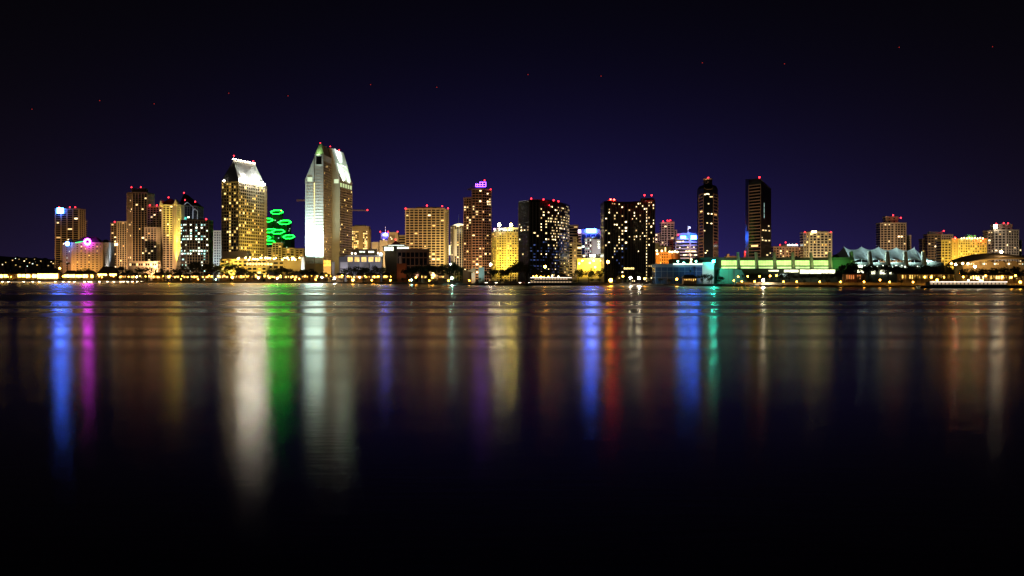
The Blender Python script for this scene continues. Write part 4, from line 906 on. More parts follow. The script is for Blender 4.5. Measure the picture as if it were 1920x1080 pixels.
# white sail tents
r_ = bld('sail_canopy', 'row of five white tent sails glowing blue-white from below', 1660, 1000)
Y = 1000; peaks = [(1592, 461.5), (1626, 461.5), (1658.5, 462), (1692, 462.5), (1726, 463.5)]
SAIL = mat('sail_fabric', (.62, .70, .70), .8, 0, .06, .1)
def sailz(u, v, a, b_):
    """u across from mast a to mast b, v 0 back ridge .. 1 front eave"""
    sag = 1 - (2 * u - 1) ** 2
    ridge = a[1] + (b_[1] - a[1]) * u + sag * 6.0
    eave = 490.2 - 7.0 * (1 - abs(2 * u - 1)) * .55
    cv = v ** 1.0
    return ridge + (eave - ridge) * cv + sag * 2.5 * math.sin(math.pi * v) * .8 + (1 - sag) * 5 * math.sin(math.pi * v) * .5
allp = [(1578, 475)] + peaks + [(1762, 489)]
for a, b_ in zip(allp, allp[1:]):
    m = MB(); nu, nv = 12, 10
    for i in range(nu + 1):
        for j in range(nv + 1):
            u, v = i / nu, j / nv; x = a[0] + (b_[0] - a[0]) * u; yy = Y + 16 - 22 * v
            if a[0] == 1578 : yv = (a[1] + (b_[1] - a[1]) * u ** 1.6) + (490 - (a[1] + (b_[1] - a[1]) * u ** 1.6)) * v
            elif b_[0] == 1762: rg = a[1] + (b_[1] - a[1]) * u ** .75; yv = rg + (491 - rg) * v
            else: yv = sailz(u, v, a, b_)
            m.v.append((PX(x, Y), yy, PZ(yv, Y)))
    m.f = [(i * (nv + 1) + j, i * (nv + 1) + j + 1, (i + 1) * (nv + 1) + j + 1, (i + 1) * (nv + 1) + j) for i in range(nu) for j in range(nv)]
    o = m.build('sail', SAIL, r_)
    for pl in o.data.polygons: pl.use_smooth = True
for x, y in peaks:
    m = MB(); f = [(PX(x - 3.5, Y), Y - 12, PZ(472, Y)), (PX(x - .2, Y), Y - 12, PZ(472, Y)), (PX(x + 3.5, Y), Y - 12, PZ(499, Y)), (PX(x - 2.5, Y), Y - 12, PZ(499, Y))]
    m.poly(f[::-1]); g = [(p[0], Y - 6, p[2]) for p in f]; m.poly(g); [m.poly([f[i], f[(i + 1) % 4], g[(i + 1) % 4], g[i]]) for i in range(4)]; m.build('fin', mat('fin_concrete', (.34, .33, .26)), r_)
    m = MB(); m.bar((PX(x, Y), Y + 16, PZ(495, Y)), (PX(x, Y), Y + 16, PZ(y - 1.5, Y)), .25, 6); m.build('mast', STEEL, r_)
block(r_, 'hall', [(1580, Y - 4), (1770, Y - 4)], None, 492, mat('hall_dark', (.06, .07, .06)), 40)
for i in range(5):
    x = 1609 + i * 33.3; flood(r_, x, Y - 11, PZ(494.5, Y), (x, 480, Y), (.66, .95, .92), 8, 130, 1, .6)
rr5 = random.Random(12)
for i in range(26): x = 1606 + rr5.random() * 130; glowbox(r_, 'lit_window', x, x + 1.5 + rr5.random() * 3, 497 + rr5.choice((0, 3)), 498.8 + rr5.choice((0, 3)), Y - 4 - .3 * rr5.random(), rr5.choice(WIN['c']), .4)
for a, b_ in ((1607, 1620), (1634, 1641), (1650, 1662), (1668, 1672), (1714, 1722)):
    for k in range(3): glowbox(r_, 'lit_shopfront', a + (b_ - a) * k / 3, a + (b_ - a) * (k + 1) / 3 - .4, 506, 514, Y - 5, emi('shop_white', (1, .98, .66), 2.6, .5, .3), .4)
# towers on the right
r_ = bld('apartment_tower', 'tan stepped apartment tower rising behind the white sails', 1676, 1600)
section(r_, [(1650.5, 1612), (1677, 1604), (1699, 1608)], 418.5, 18, 3.2, 4.2, (1.0, .4), (1.1, .6), mat('rose_tan', (.42, .33, .26)), lit=.08, seed=85)
section(r_, [(1660, 1615), (1684, 1613)], 407, 12, 3.2, 8, (2.0, .2), (4, .3), mat('rose_tan', (.42, .33, .26)), lit=0, seed=86, z0=PZ(418.5, 1604) + 1)
section(r_, [(1699.5, 1622), (1708, 1622)], 442, 12, 3.2, 4, (1.0, .4), (1.0, .5), mat('rose_tan', (.42, .33, .26)), lit=.05, seed=87)
for x, y in ((1674.5, 403.5), (1689, 408.5)): beacon(r_, x, y, 1606, 1.0)
wash(r_, 1676, 1604, 440, (1, .68, .36), .7, 60)
r_ = bld('apartment_block', 'brown stepped block with pale penthouse left of the yellow hotel', 1760, 1500)
section(r_, [(1729.5, 1520), (1739, 1516)], 449, 12, 3.2, 4, (1.1, .5), (.8, .4), BROWN, lit=.3, style='y', seed=88)
section(r_, [(1739.3, 1506), (1764, 1500)], 440, 15, 3.2, 4, (1.2, .4), (.9, .5), BROWN, lit=.08, seed=89)
section(r_, [(1764.3, 1499), (1787, 1506)], 440.5, 15, 3.2, 4, (1.3, .3), (1.2, .4), mat('rose_tan', (.42, .33, .26)), lit=.04, seed=90)
block(r_, 'penthouse', [(1743, 1508), (1768, 1508)], 440, 434, WHITE, 8, 1500); beacon(r_, 1769.5, 433, 1502, .9); wash(r_, 1760, 1500, 465, (1, .6, .25), .6, 40)
r_ = bld('yellow_hotel', 'long yellow floodlit hotel with dense window grid and rooftop lamps', 1808, 1350)
section(r_, [(1765, 1358), (1784, 1352)], 451, 16, 3.0, 3.2, (1.3, .3), (1.1, .4), CREAM, lit=.3, style='y', seed=91)
section(r_, [(1784.3, 1350), (1796, 1349)], 449, 16, 3.0, 2.6, (1.7, .3), (1.4, .4), TAN, lit=.2, style='y', seed=92)
section(r_, [(1796.3, 1348), (1850, 1352)], 449, 16, 3.0, 2.9, (1.3, .3), (1.2, .4), CREAM, lit=.28, style='y', seed=93)
block(r_, 'rooftop_room', [(1815, 1356), (1830, 1356)], 449, 440.5, mat('green_wall', (.2, .42, .22)), 8, 1350)
for x, y in ((1791, 446.5), (1833, 447.5), (1843, 447.5)): beacon(r_, x, y, 1348, .8, emi('red_beacon_strong', (1, .015, .01), 80))
for i in range(9): beacon(r_, 1803 + i * 5, 447 - (i % 2), 1347, .8, emi('parapet_gold', (1, .75, .35), 7))
for x in (1775, 1800, 1822, 1842): wash(r_, x, 1350, 462, (1, .64, .07), .9, 30, 130)
flood(r_, 1822, 1345, PZ(449, 1345), (1822, 443, 1356), (.3, 1, .3), 1.2, 110)
r_ = bld('apartment_tower', 'grey stepped tower with bright corner lamp at the right end of the skyline', 1882, 1450)
section(r_, [(1852, 1462), (1864, 1454)], 433, 14, 3.2, 4.2, (1.1, .5), (.7, .5), mat('rose_tan', (.42, .33, .26)), lit=.16, seed=94)
section(r_, [(1864.3, 1450), (1886, 1448), (1910, 1456)], 431.5, 16, 3.2, 4.2, (1.0, .4), (1.1, .6), mat('grey_tan', (.42, .38, .34)), lit=.12, style='w', seed=95)
section(r_, [(1910.3, 1464), (1915.5, 1466)], 451, 12, 3.2, 4, (1.0, .4), (1.0, .5), GREY, lit=.1, seed=96)
section(r_, [(1864, 1458), (1898, 1458)], 421.5, 10, 3.3, 7, (2, .2), (3, .3), mat('grey_tan', (.42, .38, .34)), lit=0, seed=97, z0=PZ(431.5, 1448) + 1)
glowbox(r_, 'corner_lamp', 1863, 1869, 421.5, 427.5, 1446, emi('corner_white', (1, .85, .6), 30), 1)
for x, y in ((1868, 419.5), (1882, 418.5), (1890, 418.8)): beacon(r_, x, y, 1450, .85)
wash(r_, 1880, 1450, 465, (1, .74, .5), .8, 50)
# domed hall
r_ = bld('domed_hall', 'wide brown shell-roofed hall with lit arches at the right edge', 1875, 930)
m = MB(); Y = 930; NX, NY = 28, 8
for i in range(NX + 1):
    for j in range(NY + 1):
        u = i / NX; v = j / NY; x = 1796 + (1975 - 1796) * u; pf_ = math.sin(math.pi * min(1, u * 1.05)) ** .55 if 0 < u < .95 else 0
        yv = 498 - (498 - 473.5) * pf_ * (.55 + .45 * math.sin(v * math.pi / 2)); m.v.append((PX(x, Y), Y - 14 + 40 * v, PZ(yv, Y)))
m.f = [(i * (NY + 1) + j, (i + 1) * (NY + 1) + j, (i + 1) * (NY + 1) + j + 1, i * (NY + 1) + j + 1) for i in range(NX) for j in range(NY)]
o = m.build('roof', mat('shell_brown', (.30, .20, .10), .7), r_)
m = MB()
for i in range(NX):
    a = m2 = None
    x0, x1 = 1796 + 179 * i / NX, 1796 + 179 * (i + 1) / NX
    def ey(u): 
        pf_ = math.sin(math.pi * min(1, u * 1.05)) ** .55 if 0 < u < .95 else 0
        return 498 - 24.5 * pf_ * .55
    m.bar((PX(x0, Y), Y - 14.5, PZ(ey(i / NX), Y)), (PX(x1, Y), Y - 14.5, PZ(ey((i + 1) / NX), Y)), .8, 6)
m.build('eave_rim', mat('shell_tan', (.42, .30, .16)), r_)
block(r_, 'wall', [(1806, Y - 8), (1965, Y - 8)], None, 490.5, mat('shell_tan', (.42, .30, .16)), 20)
for x in (1822, 1846, 1868, 1892, 1914):
    m = MB(); pr = None
    for i in range(11):
        a = math.pi * i / 10; c = (PX(x, Y) + 3.4 * math.cos(a), Y - 9.2, PZ(499, Y) + 3.6 * math.sin(a))
        if pr: m.bar(pr, c, .4, 5)
        pr = c
    m.build('arch', mat('shell_tan', (.42, .30, .16)), r_)
    for k in range(3): glowbox(r_, 'lit_window', x - 4 + k * 3, x - 2.2 + k * 3, 493.5, 496, Y - 8.2, rnd.choice(WIN['c'] + WIN['w']), .3)
flood(r_, 1800, Y - 36, GZ + 2, (1812, 488, Y - 10), (1, .62, .1), .7, 100); flood(r_, 1850, Y - 40, GZ + 3, (1870, 482, Y), (1, .62, .25), .35, 120)
beacon(r_, 1877.5, 472, Y - 6, 1.15, emi('star_lamp', (1, .74, .42), 40)); beacon(r_, 1828, 500, Y - 20, 1.0, emi('star_lamp', (1, .74, .42), 40))
for x, y in ((1805, 494), (1815, 494.5)): beacon(r_, x, y, Y - 20, .9, emi('terrace_gold', (1, .72, .26), 16))

# ------------------------------------------------------------------ waterfront
MARKS = [(100, 'the dark far hillside'), (210, 'the tan purple-signed hotel'), (340, 'the cream gabled condos'), (415, 'the white-lit offices'), (500, 'the white-roofed gold tower'),
         (570, 'the green neon towers'), (625, 'the tallest slab tower'), (755, 'the five golden bays'), (868, 'the broad tan slab'), (972, 'the purple-crowned tower'), (1070, 'the speckled curved tower'),
         (1133, 'the yellow floodlit block'), (1230, 'the wide black tower'), (1345, 'the blue glass hall'), (1572, 'the green-lit hall'), (1768, 'the white sails'), (9999, 'the brown domed hall')]
def mark(x):
    for a, n in MARKS:
        if x < a: return n
ORD = ['first', 'second', 'third', 'fourth', 'fifth', 'sixth', 'seventh', 'eighth', 'ninth', 'tenth', 'eleventh', 'twelfth', 'thirteenth', 'fourteenth', 'fifteenth', 'sixteenth', 'seventeenth', 'eighteenth', 'nineteenth', 'twentieth', 'twenty-first', 'twenty-second', 'twenty-third', 'twenty-fourth']
def ordinal_labels(xs_, phrase):
    """one label for each x: what it is, the landmark above it and its order there from the left"""
    tot, cnt, out = {}, {}, {}
    for x in xs_: tot[mark(x)] = tot.get(mark(x), 0) + 1
    for i, x in sorted(enumerate(xs_), key=lambda q: q[1]):
        k = mark(x); c = cnt.get(k, 0); cnt[k] = c + 1
        out[i] = phrase + ' below ' + k + (', %s from the left' % ORD[c] if tot[k] > 1 else '')
    return out

# trees
LEAF = mat('foliage', (.035, .045, .02), .9, 0, .45, .6); BARK = mat('bark', (.07, .05, .035), .95)
def tree_proto(seed, lobes=9, n=620, leafm=None):
    r = random.Random(seed); m = MB()
    m.bar((0, 0, 0), (.01, 0, .3), .028, 7, .02); m.bar((.01, 0, .3), (0, .01, .62), .02, 6, .008)
    for i in range(6):
        a = i * 1.05 + r.random(); m.bar((.008, 0, .26 + .04 * i), (.3 * math.cos(a), .3 * math.sin(a), .5 + r.random() * .2), .012, 5, .004)
    tr = m.mesh('trunk', BARK); m = MB()
    cs = [(r.uniform(-.3, .3), r.uniform(-.3, .3), r.uniform(.5, .83), r.uniform(.13, .24)) for _ in range(lobes)] + [(0, 0, .66, .26)]
    for _ in range(n):
        c = r.choice(cs); th, ph = r.random() * 6.283, math.acos(r.uniform(-1, 1)); q = c[3] * r.uniform(.55, 1.08)
        p = Vector((c[0] + q * math.sin(ph) * math.cos(th), c[1] + q * math.sin(ph) * math.sin(th), c[2] + q * math.cos(ph) * .8))
        s_ = r.uniform(.022, .05); u = Vector((r.gauss(0, 1), r.gauss(0, 1), r.gauss(0, 1))).normalized(); w = u.orthogonal().normalized()
        m.poly([p + u * s_, p + w * s_ * .7, p - u * s_, p - w * s_ * .7])
    return tr, m.mesh('crown', leafm or LEAF)
TP = [tree_proto(i, 7 + i % 4) for i in range(6)]
TPY = [tree_proto(20 + i, 7 + i % 4, 420, mat('lamplit_foliage', (.13, .12, .04), .85, 0, .4, .6)) for i in range(6)]  # leaf colour lightened so these trees look lit by lamps
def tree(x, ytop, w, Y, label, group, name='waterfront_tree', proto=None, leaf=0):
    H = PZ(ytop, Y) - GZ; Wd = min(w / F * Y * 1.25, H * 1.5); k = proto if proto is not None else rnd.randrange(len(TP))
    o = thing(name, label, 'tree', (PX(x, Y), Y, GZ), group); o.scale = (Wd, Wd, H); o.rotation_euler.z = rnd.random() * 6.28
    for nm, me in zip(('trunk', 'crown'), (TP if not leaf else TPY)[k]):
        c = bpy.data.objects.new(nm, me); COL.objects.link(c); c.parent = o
TREES = [(150, 503, 14), (165, 500, 17), (228, 497, 22), (243, 503, 16), (262, 499, 20), (281, 496.5, 24), (297, 499, 20), (318, 506, 14), (333, 500, 18), (350, 494, 26), (369, 486, 30), (386, 491, 26),
 (402, 492, 26), (420, 490.5, 32), (440, 493, 32), (456, 499, 20), (510, 501, 20), (526, 498.5, 28), (543, 502, 22), (560, 504, 16), (575, 501.5, 24), (591, 506, 14), (645, 500, 16), (660, 497, 22), (676, 496.5, 24),
 (694, 496, 26), (712, 497, 22), (768, 498, 26), (788, 494, 30), (808, 493, 30), (828, 491.5, 32), (847, 494, 30), (853, 486.5, 15), (866, 498, 22), (878, 505, 16), (920, 501, 24), (940, 502, 26), (957, 497, 26),
 (972, 485, 28), (988, 491, 30), (1006, 500, 22), (1022, 503, 18), (1085, 502, 22), (1104, 503, 26), (1124, 501, 24), (1143, 503, 16), (1204, 506, 20), (1240, 508, 22), (1279, 511, 22), (1318, 511.5, 20), (1334, 513, 14),
 (1352, 517, 16), (1404, 512, 18), (1418, 509, 20), (1436, 511, 20), (1462, 510, 20), (1480, 509, 22), (1500, 512, 20), (1520, 510, 22), (1538, 511, 20), (1556, 509, 20), (1572, 505, 22), (1588, 488, 34), (1604, 491, 28), (1629, 491.5, 30), (1666, 490, 30), (1684, 492, 28), (1703, 493.5, 30), (1722, 495, 30), (1742, 493, 30),
 (1762, 493, 30), (1782, 497, 24), (1810, 500, 24), (1832, 501, 28), (1852, 499, 30), (1872, 499.5, 30), (1894, 496, 32), (1915, 498, 32)]
lb = ordinal_labels([q[0] for q in TREES], 'dark broad tree in the shore row')
for i, (x, y, w) in enumerate(TREES): tree(x, y, w, shoreY(x) + rnd.uniform(48, 70), lb[i], 'dark trees along the waterfront')
SMALL = [(1697, 514, 9), (1707, 513, 10), (1718, 514, 10), (1729, 513, 9), (1740, 514, 10), (1752, 515, 9), (1764, 513, 11), (1776, 511, 11), (1786, 514, 9), (1813, 512, 11), (1838, 515, 9), (1862, 515, 9), (1888, 514, 11), (1902, 515, 9), (1608, 516, 10), (1618, 515, 11),
         (26, 510, 10), (58, 509, 11), (90, 508, 10), (114, 509, 10), (132, 509, 10), (170, 509, 11), (204, 510, 10), (232, 511, 9), (268, 512, 9), (302, 512, 9), (404, 511, 9), (440, 513, 9), (470, 511, 11), (560, 515, 8), (588, 514, 9), (600, 513, 9), (607, 509, 12), (618, 511, 10), (648, 513, 9), (690, 512, 10), (735, 508, 12), (806, 514, 9), (1010, 512, 11), (1018, 513, 10), (1066, 516, 9), (1158, 516, 9)]  # this row of trees is added to carry golden light along the shore
lb = ordinal_labels([q[0] for q in SMALL], 'small lamp-lit tree by the path')
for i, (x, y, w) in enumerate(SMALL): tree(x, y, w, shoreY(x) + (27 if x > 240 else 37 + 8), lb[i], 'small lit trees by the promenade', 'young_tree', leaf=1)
SHR = [12, 30, 52, 66, 112, 128, 146, 152, 178, 196, 222, 233, 247, 258, 270, 276, 290, 302, 312, 326, 334, 345, 352, 364, 378, 388, 402, 414, 428, 446, 452, 464, 476, 492, 512, 530, 540, 548, 566, 580, 596, 612, 622, 640, 652, 668, 684, 704, 720, 742, 756, 775, 798, 816, 834, 856, 870, 900, 950, 966, 1004, 1050, 1110, 1124, 1160, 1176, 1220, 1238, 1256, 1315, 1330, 1348, 1400, 1440, 1455, 1508, 1552, 1632, 1656, 1690]
lb = ordinal_labels(SHR, 'low dark shrub on the bank')
for i, x in enumerate(SHR): tree(x, 521.5 + rnd.uniform(-2, 2.5), rnd.uniform(5, 10), shoreY(x) + rnd.uniform(18, 26), lb[i], 'low dark shrubs on the bank', 'shrub')
# palms
def palm_proto(seed):
    r = random.Random(seed); m = MB(); m.bar((0, 0, 0), (.02, 0, .45), .03, 7, .022); m.bar((.02, 0, .45), (.03, 0, .88), .022, 7, .018); tr = m.mesh('trunk', BARK); m = MB()
    for i in range(22):
        a = i * 2.4; e = r.uniform(-.4, .9); pr = None; L = .19
        for k in range(5):
            t_ = k / 4; p = Vector((.03 + L * t_ * math.cos(a) * math.cos(e), L * t_ * math.sin(a) * math.cos(e), .88 + L * .62 * (t_ * math.sin(e) - t_ * t_ * .55)))
            wv = Vector((-math.sin(a), math.cos(a), 0)) * (.03 * math.sin(math.pi * min(.95, t_ + .12)))
            if pr: m.poly([pr[0] - pr[1], p - wv, p + wv * 0 + Vector((0, 0, .004)), pr[0] + Vector((0, 0, .004))]); m.poly([pr[0] + Vector((0, 0, .004)), p + Vector((0, 0, .004)), p + wv, pr[0] + pr[1]])
            pr = (p, wv)
    return tr, m.mesh('fronds', LEAF)
PP = palm_proto(3); PAL = [(112, 485, 1540), (126, 489, 1540), (1294, 505, 945), (1301, 497, 942), (296, 489, 1560), (1140, 497, 1100)]
lb = ordinal_labels([q[0] for q in PAL], 'tall thin palm standing')
for i, (x, y, Y) in enumerate(PAL):
    H = (PZ(y, Y) - GZ) / .98; o = thing('palm_tree', lb[i], 'palm', (PX(x, Y), Y, GZ), 'palms along the waterfront'); o.scale = (max(9, H * .8), max(9, H * .8), H)
    for nm, me in zip(('trunk', 'fronds'), PP): c = bpy.data.objects.new(nm, me); COL.objects.link(c); c.parent = o

# promenade lamps, plus added ones that thicken the shore glow
LAMPC = {'g': ((1, .44, .045), 1), 'w': ((1, .86, .62), 1), 'c': ((.45, 1, .85), 1)}
LM = {}
def lamp(x, y, Y, kind, st, r, label, name='promenade_lamp', group='lamps along the promenade'):
    Z = max(PZ(y, Y), GZ + 2.2); o = thing(name, label, 'street lamp', (PX(x, Y), Y, GZ), group); H = Z - GZ
    k = (kind, st, r)
    if k not in LM:
        m = MB(); m.ball((0, 0, 0), r, 10, 7); LM[k] = m.mesh('globe', emi('lamp_%s_%d' % (kind, st), LAMPC[kind][0], st))
        m = MB(); m.prism([(r * .5 * math.cos(a), r * .5 * math.sin(a)) for a in [i * math.pi / 4 for i in range(8)]], r * .93, r * 1.15); LM[k, 'c'] = m.mesh('lamp_cap', STEEL)
    g = bpy.data.objects.new('globe', LM[k]); COL.objects.link(g); g.parent = o; g.location = (0, 0, H)
    c = bpy.data.objects.new('lamp_cap', LM[k, 'c']); COL.objects.link(c); c.parent = g
    m = MB(); m.v = []; m.bar((0, 0, 0), (0, 0, H - r * .9), .09, 6, .06); m.bar((0, 0, 0), (0, 0, .5), .18, 6)
    p = bpy.data.objects.new('pole', m.mesh('pole', STEEL)); COL.objects.link(p); p.parent = o
LAMPS = [(15, 519, 'g', 90, .6), (44, 518, 'g', 150, .8), (61, 518, 'g', 90, .6), (72, 517.5, 'g', 200, .9), (112, 503, 'g', 90, .9), (118, 518, 'g', 150, .8), (138, 517, 'g', 150, .8), (160, 517, 'g', 90, .7), (186, 518, 'g', 150, .7), (213, 518, 'g', 150, .7), (226, 519, 'g', 90, .6),
 (241, 519, 'g', 90, .6), (256, 519, 'w', 90, .6), (280, 518, 'g', 90, .6), (316.5, 519, 'g', 200, 1.0), (339.5, 523.5, 'g', 60, .6), (371.5, 523.5, 'g', 90, .7), (397, 518.5, 'g', 90, .7), (409, 518, 'g', 150, .8), (404.5, 524, 'c', 40, .5), (436, 520, 'g', 200, 1.0),
 (484, 521, 'w', 90, .7), (505, 521, 'g', 150, .8), (520, 522, 'w', 90, .7), (553, 524, 'g', 90, .7), (561, 523, 'g', 90, .7), (592, 524, 'g', 150, .8), (604, 520, 'w', 90, .7), (627, 521.5, 'w', 200, 1.0), (661.5, 525, 'g', 200, .9), (674, 520, 'w', 60, .6), (697, 525.5, 'g', 90, .7), (702, 519, 'g', 150, .8),
 (732, 525.5, 'g', 150, .75), (768, 525.5, 'g', 90, .6), (771.5, 525, 'c', 60, .8), (780, 520, 'g', 150, .75), (805, 526, 'g', 60, .55), (811, 520.5, 'g', 150, .75), (841, 526, 'g', 90, .65), (847.5, 521, 'c', 200, .9), (880, 526, 'g', 40, .55), (845, 495, 'c', 60, .8), (920, 496, 'w', 90, 1.0),
 (1014, 520.5, 'g', 150, .9), (1022, 500, 'g', 90, .9), (1140, 491, 'g', 90, 1.0), (1145, 525.5, 'g', 260, 1.1), (1182, 520.5, 'w', 150, .9), (1198, 521.5, 'w', 260, 1.0), (1209, 522.5, 'g', 150, .75), (1269, 523.5, 'g', 200, .75), (1168, 518, 'g', 60, .7),
 (1376, 526, 'g', 90, .55), (1391, 528.5, 'g', 90, .55), (1415, 528.5, 'g', 90, .55), (1431, 525.5, 'w', 260, .9), (1469, 529, 'g', 90, .5), (1494, 529, 'g', 90, .5), (1537, 529, 'g', 90, .5), (1576, 529, 'g', 90, .5), (1620, 529, 'g', 90, .5),
 (1650, 525, 'g', 90, .5), (1668, 529.5, 'g', 90, .5), (1712, 530, 'g', 90, .5), (1750, 530, 'g', 90, .55), (1757, 525, 'g', 90, .7), (1790, 530, 'g', 90, .5), (1833, 522, 'w', 60, .6), (1842, 526, 'g', 90, .6), (1855, 530, 'g', 90, .5), (1913, 529, 'g', 200, .75), (1800, 511, 'g', 150, .7), (1792, 496, 'w', 60, .7), (1784, 494, 'g', 150, .8)]
LAMPS += [(x, 516.5 + rnd.uniform(0, 3.5), 'g', 13, .55) for x in list(range(4, 240, 17)) + list(range(250, 740, 23)) + [262, 288, 306, 328, 352, 362, 380, 392, 420, 452, 466, 496, 514, 536, 546, 572, 584, 612, 620, 642, 652, 684, 708, 722, 1000, 1006, 1020, 1028, 1384, 1402, 1424, 1444, 1456, 1692, 1704, 1722, 1734, 1746, 1770, 1806, 1824, 1848, 1866, 1880, 1896, 1904]]  # lamps added to fill in the golden glow along the shore
lb = ordinal_labels([q[0] for q in LAMPS], 'glowing globe lamp')
for i, (x, y, k, st, r) in enumerate(LAMPS):
    dY = 14 if y > 519.5 else (32 if y > 512 else 90); Y = shoreY(x) + dY
    lamp(x, y, Y, k, (60 if r > .85 else 30) if k == 'g' else st, round(r * ((1.25 if r > .85 else 1.05) if k == 'g' else .95), 2), lb[i])

# village shops, wharf halls
def shop(x0, x1, ytop, yl0, yl1, dY, label, mt, lit, n, seed, name='waterfront_shop'):
    r = random.Random(seed); xm = (x0 + x1) / 2; Y = shoreY(xm) + dY; o = thing(name, label, 'building', (PX(xm, Y), Y, GZ), 'low buildings along the shore')
    ye = yl0 - 1.2
    block(o, 'wall', [(x0, Y), (x1, Y)], None, ye, mt, 9); hip(o, x0 - 1, x1 + 1, Y - 1.5, 12, ye, ytop, ROOFD, .22)
    for k in range(n):
        if lit[0].name.startswith('wharf'): a, b_, c_, d_ = .06, .94, yl0, yl1
        else: a = r.uniform(.1, .4); b_ = r.uniform(.6, .92); c_ = yl0 + r.uniform(0, 1.2); d_ = max(c_ + 1.2, yl1 - r.uniform(0, 1.6))
        if r.random() < .8: glowbox(o, 'lit_shopfront', x0 + (x1 - x0) * (k + a) / n, x0 + (x1 - x0) * (k + b_) / n, c_, d_, Y - .1, lit[r.randrange(len(lit))], .25)
    for k in range(n + 1): x = x0 + (x1 - x0) * k / n; m = MB(); m.bar((PX(x, Y), Y - 1.2, GZ), (PX(x, Y), Y - 1.2, PZ(ye, Y)), .15, 5); m.build('post', mat('timber', (.2, .14, .09)), o)
SH1 = [emi('shop_gold_a', (1, .60, .14), 2.4, .5, .5), emi('shop_gold_b', (1, .66, .2), 4.5, .5, .5), emi('shop_gold_c', (1, .5, .12), 1.2, .5, .5)]
SHB = [emi('wharf_gold_a', (1, .64, .15), 8, .5, .4), emi('wharf_gold_b', (1, .70, .2), 10, .5, .4)]
SHO = [emi('shop_orange', (1, .36, .10), .8, .5, .5)]
shop(-30, 6, 505, 515, 520.5, 40, 'wharf shed with yellow-lit front at the left picture edge', TAN, SHB, 5, 1, 'wharf_shed')
shop(18, 48, 503, 514.5, 519.5, 40, 'wharf shed with small dormer and bright yellow front', TAN, SHB, 4, 2, 'wharf_shed')
shop(70, 109, 502, 513.5, 522, 34, 'brightest wharf shed with a continuous glaring yellow front', CREAM, SHB, 9, 3, 'wharf_shed')
shop(120, 141, 507, 515, 520, 40, 'yellow-lit shed below the tan hotel, left of two', TAN, SHB, 4, 4, 'wharf_shed')
shop(155, 175, 507, 515, 520.5, 40, 'yellow-lit shed below the tan hotel, right of two', TAN, SHB, 4, 5, 'wharf_shed')
shop(48.5, 69, 506, 514.5, 520.5, 38, 'added wharf shed filling in yellow glow just left of the brightest one', TAN, SHB, 5, 12, 'wharf_shed')  # this shed and the next two are added to keep the glow unbroken
shop(7, 17.5, 507, 515, 520, 42, 'smallest wharf shed with yellow front near the left edge', TAN, SHB, 3, 13, 'wharf_shed')
shop(142, 154, 508, 515.5, 520, 44, 'small shed added to fill yellow glow between the two below the tan hotel', TAN, SHB, 3, 14, 'wharf_shed')
shop(183, 219, 499.5, 513.5, 516.5, 44, 'dark hip-roofed hall with a lit strip under its eaves', BROWN, SHB, 8, 6, 'wharf_hall')
shp = [(224, 236), (246, 254), (262, 274), (286, 306), (324, 338), (342, 354), (358, 372), (384, 396), (412, 428), (440, 456), (462, 474), (478, 490), (500, 514), (516, 528), (532, 542), (546, 562), (566, 578), (582, 596), (600, 612), (630, 644), (650, 660), (668, 680), (684, 694), (698, 712), (718, 728), (790, 800), (822, 832)]
lb = ordinal_labels([(a + b_) / 2 for a, b_ in shp], 'little lit hip-roofed shop')
for i, (a, b_) in enumerate(shp): shop(a, b_, 510.5 + (i % 3), 517, 521 + (i % 2) * .6, 34 + (i % 3) * 4, lb[i], BROWN, SH1, 5 if b_ - a < 13 else 7, 20 + i)
for a, b_, l_ in ((1586, 1602, 'orange-lit brick kiosk among the big trees, left of two'), (1606, 1622, 'orange-lit brick kiosk among the big trees, right of two')): shop(a, b_, 511, 515, 524, 30, l_, BRICK, SHO, 4, a)
shop(1690, 1790, 509, 515.5, 523, 36, 'long golden-lit pavilion behind small trees below the sails', TAN, [emi('pav_gold', (1, .56, .10), .55, .6, .3), SH1[0]], 22, 77, 'long_pavilion')
shop(1818, 1850, 511, 517, 524, 34, 'white-lit shopfront pavilion below the domed hall', TAN, [WIN['c'][1], SH1[1], WIN['w'][1]], 7, 78, 'long_pavilion')
shop(1856, 1908, 511, 517, 524, 34, 'gold and white lit pavilion at the right end of the shore', TAN, [SH1[0], SH1[1], SH1[2]], 11, 79, 'long_pavilion')
shop(1282, 1306, 515, 522.5, 527, 10, 'small orange-lit boathouse below the blue glass hall', BROWN, SH1, 6, 80, 'boathouse')
shop(1040, 1062, 513, 519.5, 522, 30, 'low yellow-lit cafe below the speckled curved tower', BROWN, SH1, 4, 81)
# low pale walls added to catch lamp light in a warm band
def light_catching_wall(xa, xb, label):
    Y0 = shoreY((xa + xb) / 2); o = thing('light_catching_wall', label, 'wall', (PX((xa + xb) / 2, Y0 + 19), Y0 + 19, GZ))
    for nm, z0, z1, e in (('wall', GZ - .3, GZ + 1.5, 0), ('coping', GZ + 1.5, GZ + 1.75, .12)):
        m = MB(); st = list(range(xa, xb + 1, 12)); f = [(PX(x, shoreY(x) + 19.5 - e), shoreY(x) + 19.5 - e) for x in st]; g = [(PX(x, shoreY(x) + 20.2 + e), shoreY(x) + 20.2 + e) for x in reversed(st)]
        m.prism(f + g, z0, z1); m.build(nm, mat('sandstone', (.46, .37, .25), .85, 0, .3, .4), o)
light_catching_wall(-36, 240, 'low wall added to catch lamp light below the wharf sheds at left')
light_catching_wall(1380, 1920, 'long low wall added to catch lamp light along the right shore')
